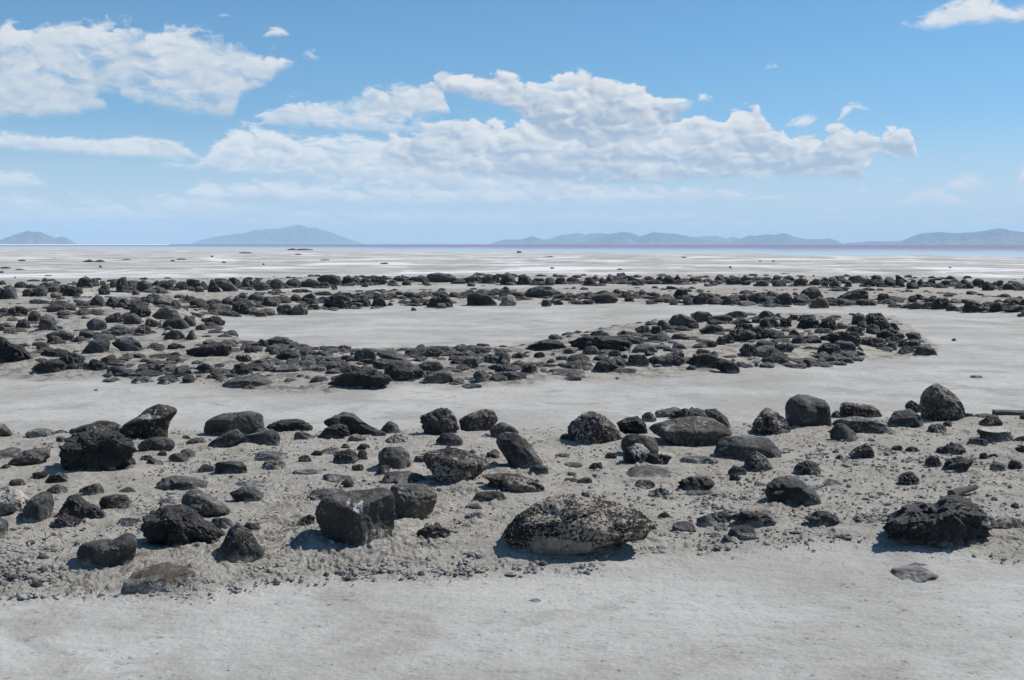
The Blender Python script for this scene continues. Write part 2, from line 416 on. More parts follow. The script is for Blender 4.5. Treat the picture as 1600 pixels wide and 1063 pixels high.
def rock_material(name, dark, light, mott=5.0, bump=0.6, pits=0.0, speck=0.0, speck_col=(0.62, 0.57, 0.50), speck_scale=26.0,
                  dust_highlight=0.35, rough=0.8, spec=0.3, veins=0.0, patch=None, topcol=None, bl=1.0):
    dark, light = tuple(v * 0.72 for v in dark), tuple(v * 0.80 for v in light)
    mt, t = new_mat(name)
    tcd = t.n('ShaderNodeTexCoord')
    oi = t.n('ShaderNodeObjectInfo')
    geo = t.n('ShaderNodeNewGeometry')
    rnd = oi.outputs['Random']
    obj = tcd.outputs['Object']
    p = t.vadd(obj, t.xyz(t.m('MULTIPLY', rnd, 71.0), t.m('MULTIPLY', rnd, 133.0), t.m('MULTIPLY', rnd, 47.0)))
    n1 = t.noise(p, mott, 7, 0.62, 0.3)
    n2 = t.noise(p, 42.0, 5, 0.65)
    c_ = t.mix(t.sstep(n1, 0.32, 0.70), dark, light)
    var = t.lin(rnd, 0, 1, 0.65, 1.65)
    c_ = t.mix(1.0, c_, t.xyz(var, var, t.m('MULTIPLY', var, 0.97)), 'MULTIPLY')
    c_ = t.mix(t.m('MULTIPLY', t.sstep(n2, 0.52, 0.72), 0.55), c_, tuple(min(1, v * 2.3 + 0.01) for v in light))
    hue = t.sstep(t.m('FRACT', t.m('MULTIPLY', rnd, 13.7)), 0.45, 0.95)
    c_ = t.mix(t.m('MULTIPLY', hue, 0.55 * bl), c_, t.mix(n1, tuple(v * 1.5 + 0.012 for v in dark), (0.115, 0.098, 0.082)))
    bloom = t.m('MULTIPLY', t.sstep(t.noise(t.vadd(p, (7, 2, 5)), 4.0, 6, 0.7, 0.4), 0.47, 0.66), t.lin(t.m('FRACT', t.m('MULTIPLY', rnd, 7.3)), 0.3, 1.0, 0.0, 0.6 * bl))
    c_ = t.mix(bloom, c_, t.mix(n2, (0.060, 0.059, 0.058), (0.27, 0.262, 0.248)))
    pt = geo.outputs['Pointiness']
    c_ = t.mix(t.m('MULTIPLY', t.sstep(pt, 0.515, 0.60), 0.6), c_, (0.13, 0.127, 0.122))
    c_ = t.mix(t.m('MULTIPLY', t.sstep(pt, 0.485, 0.42), 0.7), c_, tuple(v * 0.35 for v in dark))  # hollows and creases darkened in the colour, standing in for their shade
    c_ = t.mix(t.m('MULTIPLY', t.sstep(n2, 0.46, 0.30), 0.6), c_, tuple(v * 0.4 for v in dark))
    if speck > 0:
        reg = t.noise(p, 5.0, 4, 0.55, 0.2)
        v = t.noise(p, speck_scale, 5, 0.72, 0.7)
        thr = t.lin(reg, 0.34, 0.66, 0.68 - 0.08 * speck, 0.60 - 0.16 * speck)
        f = t.sstep(t.m('SUBTRACT', v, thr), 0.0, 0.05)
        sc = t.mix(t.sstep(t.noise(p, 14.0, 3, 0.5), 0.35, 0.65), speck_col, tuple(x * 0.6 for x in speck_col))
        c_ = t.mix(t.m('MULTIPLY', f, 0.92), c_, sc)
    if patch:   # a crusted face: (centre, radius, colour) in the rock's own metres
        for ctr, rad, pc, ns in patch:
            q = t.n('ShaderNodeVectorMath', operation='SUBTRACT')
            t.put(q.inputs[0], obj); t.put(q.inputs[1], ctr)
            q2 = t.n('ShaderNodeVectorMath', operation='DIVIDE')
            t.put(q2.inputs[0], q.outputs[0]); t.put(q2.inputs[1], rad)
            ln = t.n('ShaderNodeVectorMath', operation='LENGTH')
            t.put(ln.inputs[0], q2.outputs[0])
            f = t.sstep(t.m('ADD', ln.outputs['Value'], t.m('MULTIPLY', t.m('SUBTRACT', t.noise(p, ns, 5, 0.65), 0.5), 2.2)), 1.02, 0.86)
            crk = t.sstep(t.vor(t.vadd(p, t.vscale(t.xyz(n1, n2, n1), (0.12, 0.12, 0.12))), 13.0, 'DISTANCE_TO_EDGE'), 0.10, 0.02)
            pcol = t.mix(t.sstep(n2, 0.35, 0.62), pc, tuple(x * 0.60 for x in pc))
            pcol = t.mix(t.m('MULTIPLY', crk, t.sstep(n1, 0.40, 0.55)), pcol, (0.05, 0.043, 0.036))
            c_ = t.mix(f, c_, pcol)
    nz = t.n('ShaderNodeSeparateXYZ')
    t.put(nz.inputs[0], geo.outputs['Normal'])
    if topcol:
        c_ = t.mix(t.sstep(nz.outputs[2], 0.80, 0.93), c_, t.mix(t.sstep(n1, 0.35, 0.6), topcol, tuple(x * 0.8 for x in topcol)))
    # wind-blown sand on upward faces, doubling as painted highlights; also cakes the foot
    so = t.n('ShaderNodeSeparateXYZ')
    t.put(so.inputs[0], obj)
    dn = t.noise(p, 9.0, 6, 0.7)
    df = t.m('MULTIPLY', t.sstep(nz.outputs[2], 0.35, 0.95), t.sstep(dn, 0.46, 0.70))
    foot = t.m('MULTIPLY', t.sstep(t.m('ADD', so.outputs[2], t.m('MULTIPLY', t.m('SUBTRACT', dn, 0.5), -0.22)), 0.04, -0.005), 0.7)
    c_ = t.mix(t.m('MAXIMUM', t.m('MULTIPLY', df, dust_highlight), foot), c_, (0.37, 0.358, 0.335))
    h = t.m('ADD', t.m('MULTIPLY', t.noise(p, 22.0, 8, 0.7), 1.0), t.m('MULTIPLY', t.noise(p, 95.0, 3, 0.7), 0.35))
    if pits > 0:
        pv = t.vor(p, 34.0, 'F1', None, 1.0, 1.5, 0.5)
        h = t.m('ADD', h, t.m('MULTIPLY', t.sstep(pv, 0.12, 0.42), pits))
    if veins > 0:
        vv = t.vor(t.vadd(p, (3, 5, 1)), 7.0, 'DISTANCE_TO_EDGE')
        h = t.m('ADD', h, t.m('MULTIPLY', t.sstep(vv, 0.0, 0.06), veins))
    finish(t, principled(t, c_, rough, spec, t.bump(h, min(1.0, bump * 1.25), 0.042)))
    return mt

GROUND = ground_material()
BLACK, CHAR, GREY, BROWN = (0.012, 0.0125, 0.0135), (0.030, 0.030, 0.031), (0.062, 0.061, 0.059), (0.095, 0.086, 0.076)
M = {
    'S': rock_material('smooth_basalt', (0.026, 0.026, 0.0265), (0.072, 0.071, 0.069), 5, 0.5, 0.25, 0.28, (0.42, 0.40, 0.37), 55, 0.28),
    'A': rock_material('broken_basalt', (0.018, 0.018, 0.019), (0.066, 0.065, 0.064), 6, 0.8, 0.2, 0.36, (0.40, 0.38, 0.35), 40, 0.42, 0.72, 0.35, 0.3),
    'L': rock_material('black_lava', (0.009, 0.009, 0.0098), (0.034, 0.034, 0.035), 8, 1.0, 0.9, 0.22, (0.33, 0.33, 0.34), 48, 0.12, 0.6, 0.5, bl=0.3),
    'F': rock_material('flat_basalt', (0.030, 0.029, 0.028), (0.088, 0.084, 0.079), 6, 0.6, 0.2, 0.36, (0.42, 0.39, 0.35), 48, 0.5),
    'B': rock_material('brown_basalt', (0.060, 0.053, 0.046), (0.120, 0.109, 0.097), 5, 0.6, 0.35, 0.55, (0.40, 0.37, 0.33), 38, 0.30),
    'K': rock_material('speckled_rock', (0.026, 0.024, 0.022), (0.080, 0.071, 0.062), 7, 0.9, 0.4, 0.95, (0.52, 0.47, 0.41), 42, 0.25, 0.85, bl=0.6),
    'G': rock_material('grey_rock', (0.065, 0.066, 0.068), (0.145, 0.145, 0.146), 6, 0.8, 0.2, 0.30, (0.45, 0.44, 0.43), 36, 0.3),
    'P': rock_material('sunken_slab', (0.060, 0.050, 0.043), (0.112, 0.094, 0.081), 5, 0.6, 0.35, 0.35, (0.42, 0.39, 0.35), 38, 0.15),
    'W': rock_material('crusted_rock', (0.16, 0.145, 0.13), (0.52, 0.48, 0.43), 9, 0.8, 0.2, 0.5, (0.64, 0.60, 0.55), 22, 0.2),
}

# ------------------------------------------------------------------ rocks
ICO = {}
def ico(sub):
    if sub not in ICO:
        bm = bmesh.new()
        bmesh.ops.create_icosphere(bm, subdivisions=sub, radius=1.0)
        V = np.array([v.co[:] for v in bm.verts])
        F = np.array([[v.index for v in f.verts] for f in bm.faces], np.int32)
        bm.free()
        ICO[sub] = (V / np.linalg.norm(V, axis=1)[:, None], F)
    return ICO[sub]

KIND = {   # facet sharpness, facets, broad lumps, ridges, fine roughness, thickness/depth of the stone, chips
    'S': (8, 12, 0.10, 0.00, 0.028, 0.85, 0.0), 'A': (26, 9, 0.10, 0.10, 0.075, 0.80, 1.0), 'L': (12, 9, 0.16, 0.13, 0.085, 0.80, 0.3),
    'F': (12, 10, 0.12, 0.10, 0.065, 0.34, 0.7), 'B': (12, 11, 0.09, 0.03, 0.035, 0.50, 0.3), 'K': (16, 11, 0.10, 0.08, 0.065, 0.70, 0.7),
    'G': (18, 10, 0.10, 0.08, 0.055, 0.75, 0.8), 'W': (14, 10, 0.09, 0.06, 0.050, 0.70, 0.5), 'C': (40, 7, 0.05, 0.03, 0.03, 0.85, 0.35), 'J': (22, 8, 0.14, 0.20, 0.10, 0.62, 1.0), 'T': (0, 0, 0.03, 0.0, 0.03, 0.55, 0.0), 'P': (10, 11, 0.09, 0.03, 0.035, 0.10, 0.0)}

def rock_shape(kind, sub, rng, size, asp=(1.0, 1.0, 1.0)):
    V, F = ico(sub)
    if kind == 'T':      # a drum with a flat top, like a sawn log
        r = np.minimum(1.0 / np.maximum(np.hypot(V[:, 0], V[:, 1]), 1e-3), 0.62 / np.maximum(np.abs(V[:, 2]), 1e-3))
        P = V * r[:, None]
        side = sm(np.hypot(P[:, 0], P[:, 1]), 0.6, 1.0)
        s = rng.uniform(0, 90, 3)
        P = P + V * (side * (0.10 * fbm(P * 1.4 + s, 3) + 0.04 * fbm(P * 5.0 + s, 3)))[:, None]
        P[:, 2] += 0.02 * fbm(P * 3.0 + s, 3) - 0.26 * P[:, 1] * -1
        return P, F
    if kind == 'A':
        kind = ('A', 'C', 'J', 'J')[int(rng.integers(4))]
    p, nf, a1, a2, a3, _, chip = KIND[kind]
    N = rng.normal(size=(nf, 3))
    N /= np.linalg.norm(N, axis=1)[:, None]
    for _ in range(12):     # spread the facets out
        dd = N[:, None] - N[None]
        r2 = (dd ** 2).sum(2) + 1e-3
        N += 0.06 * (dd / r2[..., None]).sum(1)
        N /= np.linalg.norm(N, axis=1)[:, None]
    C = rng.uniform(0.72, 1.06, nf)
    dots = np.maximum(V @ N.T / C, 1e-4)
    r = (dots ** p).sum(1) ** (-1.0 / p)
    r = np.minimum(r, 1.18 * np.median(r) + 0.25 * np.maximum(0, np.minimum(r, 2.0) - 1.18 * np.median(r)))
    P = V * r[:, None]
    s = rng.uniform(0, 90, 3)
    if sub >= 6 and kind in 'AFGK':
        a2, a3 = a2 * 0.6, a3 * 0.55
    if chip:      # broken faces and knocked-off corners
        N2 = rng.normal(size=(16, 3))
        N2 /= np.linalg.norm(N2, axis=1)[:, None]
        ext = (P @ N2.T).max(0)
        C2 = ext * (1 - chip * rng.uniform(0.02, 0.26, 16))
        PN = P @ N2.T
        r2 = np.min(np.where(PN > C2, C2 / np.maximum(PN, 1e-4), 1.0), axis=1)
        P = P * r2[:, None]
    Q = P * np.asarray(asp)      # texture keeps its grain on flat stones too
    d = a1 * fbm(Q * 1.3 + s, 3)
    if a2:
        ro = 4 if sub >= 5 else 3 if sub == 4 else 2
        d += a2 * (1.0 if sub >= 4 else 0.55) * (fbm(Q * (2.2 if sub >= 4 else 1.6) + s + 9, ro, 0.5, True) - 0.75)
    det = 6 if sub >= 7 else 5 if sub == 6 else 4 if sub == 5 else 2 if sub == 4 else 1
    d += a3 * fbm(Q * 4.5 + s + 31, det, 0.62)
    if kind == 'L':
        d -= 0.05 * np.maximum(0, fbm(Q * 3.3 + s + 55, 3)) * 2
    if kind in 'AK' and rng.random() < 0.7:      # a crack
        nn = rng.normal(size=3); nn /= np.linalg.norm(nn)
        q = P @ nn + 0.10 * fbm(P * 2.2 + s, 3) - rng.uniform(-0.3, 0.3)
        d -= 0.07 * np.exp(-(q / 0.035) ** 2)
    return P + V * d[:, None], F

def poly_radius(poly, cx, cy, ang):
    """distance from the centre to a star-shaped outline along each angle"""
    q = np.asarray(poly, float) - [cx, cy]
    n = len(q)
    out = np.zeros_like(ang)
    dx, dy = np.cos(ang), np.sin(ang)
    for i in range(n):
        a, b = q[i], q[(i + 1) % n]
        e = b - a
        det = dx * -e[1] + e[0] * dy
        with np.errstate(all='ignore'):
            tt = (a[0] * -e[1] + e[0] * a[1]) / det
            uu = (dx * a[1] - dy * a[0]) / det
        ok = (np.abs(det) > 1e-9) & (tt > 0) & (uu >= -1e-6) & (uu <= 1 + 1e-6)
        out = np.where(ok, np.maximum(out, tt), out)
    return out

RIGHT = np.array([1.0, 0, 0])
UPV = np.array([0, SP, CP])
def make_rock(kind, box, poly, seed, mat, name, sub=None):
    """a stone of the size and outline that a surveyor at the path measured, resting in the ground"""
    x0, y0, x1, y1 = box
    rng = np.random.default_rng(seed)
    wpx, hpx = x1 - x0, y1 - y0
    xc = (x0 + x1) / 2
    gx, gy, D = hit(xc, y1)
    pm = FPX / D
    if sub is None:
        big = max(wpx, hpx)
        sub = 7 if big > 110 else 6 if big > 45 else 5 if big > 18 else 4
    sw, sh = wpx / pm / 2, hpx / pm / 2
    flat_ = KIND[kind][5]
    sd = CAM_H / D
    a = sh / math.hypot(flat_, sd)                # depth half-axis from the seen height
    a = min(a, 1.15 * max(sw, sh), 3.5 * sh)
    a = max(a, 0.40 * sw if kind != 'F' else 0.5 * sw)
    a = min(a, 0.92 * sh / sd)
    b = math.sqrt(max(sh * sh - (a * sd) ** 2, (0.3 * sh) ** 2))
    P, F = rock_shape(kind, sub, rng, sw, (1.0, max(a / sw, 0.4), max(b / sw, 0.3)))
    P = P / np.abs(P).max(0)
    Dc = D + 0.80 * a
    sink = (0.16 if sub >= 6 else 0.28) * hpx + 1.0
    cy = (y0 + y1 + sink) / 2
    dr = ray(xc, cy)
    ctr = np.array([dr[0], dr[1], dr[2]]) * (Dc / math.hypot(dr[0], dr[1])) + [0, 0, CAM_H]
    W = ctr + P * [sw, a, b]
    for it in range(2):
        px, py, dep = project(W)
        if poly is not None:
            pc = np.asarray(poly, float)
            tx, ty = pc[:, 0].mean() * 0.5 + xc * 0.5, pc[:, 1].mean() * 0.5 + (y0 + y1) * 0.25
            pe = pc.copy()
            low = pe[:, 1] > ty
            pe[low, 1] += sink * (pe[low, 1] - ty) / max(y1 - ty, 1)
            mx, my = (px.min() + px.max()) / 2, (py.min() + py.max()) / 2
            ux, uy = px - mx + tx, py - my + ty
            dx, dy = ux - tx, uy - ty
            ang = np.arctan2(dy, dx)
            rr = np.hypot(dx, dy)
            nb = 96
            bi = ((ang + math.pi) / (2 * math.pi) * nb).astype(int) % nb
            R = np.zeros(nb)
            np.maximum.at(R, bi, rr)
            good = R > 0
            idx = np.arange(nb)
            R = np.interp(idx, idx[good], R[good], period=nb)
            R = (np.roll(R, 1) + 2 * R + np.roll(R, -1)) / 4
            ca = -math.pi + (idx + 0.5) * 2 * math.pi / nb
            Tg = poly_radius(pe, tx, ty, ca)
            g2 = Tg > 0
            Tg = np.interp(idx, idx[g2], Tg[g2], period=nb)
            ratio = Tg / np.maximum(R, 1e-6)
            for _ in range(3):
                ratio = (np.roll(ratio, 1) + 2 * ratio + np.roll(ratio, -1)) / 4
            rt = np.interp((ang + math.pi) / (2 * math.pi) * nb - 0.5, idx, ratio, period=nb)
            wob = 1 + 0.035 * np.interp((ang + math.pi) / (2 * math.pi) * nb, idx, rng.normal(size=nb), period=nb) * (it == 1) * 0
            npx, npy = tx + dx * rt * wob, ty + dy * rt * wob
        else:
            ax = wpx / (px.max() - px.min())
            ay = (hpx + sink) / (py.max() - py.min())
            npx = xc + (px - (px.min() + px.max()) / 2) * ax
            npy = y0 + (py - py.min()) * ay
        W = W + ((npx - px) / FPX * dep)[:, None] * RIGHT - ((npy - py) / FPX * dep)[:, None] * UPV
    if kind == 'P':      # lies almost flush: the same stone, nearer, with only its upper face out of the sand
        cw = W.mean(0)
        zg = float(lie([cw[0]], [cw[1]])[0])
        W = np.array([0, 0, CAM_H]) + (W - [0, 0, CAM_H]) * ((CAM_H - zg - 0.15 * b) / (CAM_H - cw[2]))
    base = np.array([W[:, 0].mean(), W[:, 1].mean(), 0.0])
    base[2] = float(lie([base[0]], [base[1]])[0])
    return W - base, F, base, (gx, gy, D, sw, a, b)

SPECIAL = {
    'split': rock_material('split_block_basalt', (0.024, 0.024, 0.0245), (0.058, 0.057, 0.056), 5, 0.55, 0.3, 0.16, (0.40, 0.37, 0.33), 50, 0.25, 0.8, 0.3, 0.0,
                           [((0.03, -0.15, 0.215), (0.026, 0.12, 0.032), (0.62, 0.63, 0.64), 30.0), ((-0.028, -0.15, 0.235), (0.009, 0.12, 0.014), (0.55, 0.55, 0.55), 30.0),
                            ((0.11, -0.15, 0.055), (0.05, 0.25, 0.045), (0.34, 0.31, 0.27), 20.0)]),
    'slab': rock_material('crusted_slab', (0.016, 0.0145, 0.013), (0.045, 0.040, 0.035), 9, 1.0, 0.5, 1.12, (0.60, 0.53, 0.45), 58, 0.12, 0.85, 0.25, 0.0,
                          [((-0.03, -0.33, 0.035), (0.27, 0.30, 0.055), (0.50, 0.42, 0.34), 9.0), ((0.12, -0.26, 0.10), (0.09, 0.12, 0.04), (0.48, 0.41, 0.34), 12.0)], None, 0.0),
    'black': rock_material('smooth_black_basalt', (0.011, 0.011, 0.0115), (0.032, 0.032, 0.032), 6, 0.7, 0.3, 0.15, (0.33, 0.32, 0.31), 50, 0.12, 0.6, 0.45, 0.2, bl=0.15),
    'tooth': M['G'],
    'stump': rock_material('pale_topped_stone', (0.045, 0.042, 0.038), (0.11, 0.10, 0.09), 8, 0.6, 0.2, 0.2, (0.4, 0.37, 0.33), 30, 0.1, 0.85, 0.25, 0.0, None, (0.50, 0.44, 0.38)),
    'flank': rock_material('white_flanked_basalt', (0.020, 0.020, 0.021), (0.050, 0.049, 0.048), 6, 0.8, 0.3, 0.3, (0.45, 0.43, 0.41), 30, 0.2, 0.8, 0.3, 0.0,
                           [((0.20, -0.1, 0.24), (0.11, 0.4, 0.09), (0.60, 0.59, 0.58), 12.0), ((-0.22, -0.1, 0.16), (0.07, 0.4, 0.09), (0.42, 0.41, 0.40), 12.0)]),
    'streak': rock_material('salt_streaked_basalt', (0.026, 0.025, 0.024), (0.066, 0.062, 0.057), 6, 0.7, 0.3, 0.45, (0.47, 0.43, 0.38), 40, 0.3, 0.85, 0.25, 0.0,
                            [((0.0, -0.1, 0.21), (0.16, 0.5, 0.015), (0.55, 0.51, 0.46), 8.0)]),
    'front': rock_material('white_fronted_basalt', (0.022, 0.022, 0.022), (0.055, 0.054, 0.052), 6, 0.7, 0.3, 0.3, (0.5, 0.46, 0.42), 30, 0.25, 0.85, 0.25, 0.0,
                           [((0.035, -0.12, 0.16), (0.115, 0.18, 0.11), (0.58, 0.53, 0.48), 9.0)]),
}
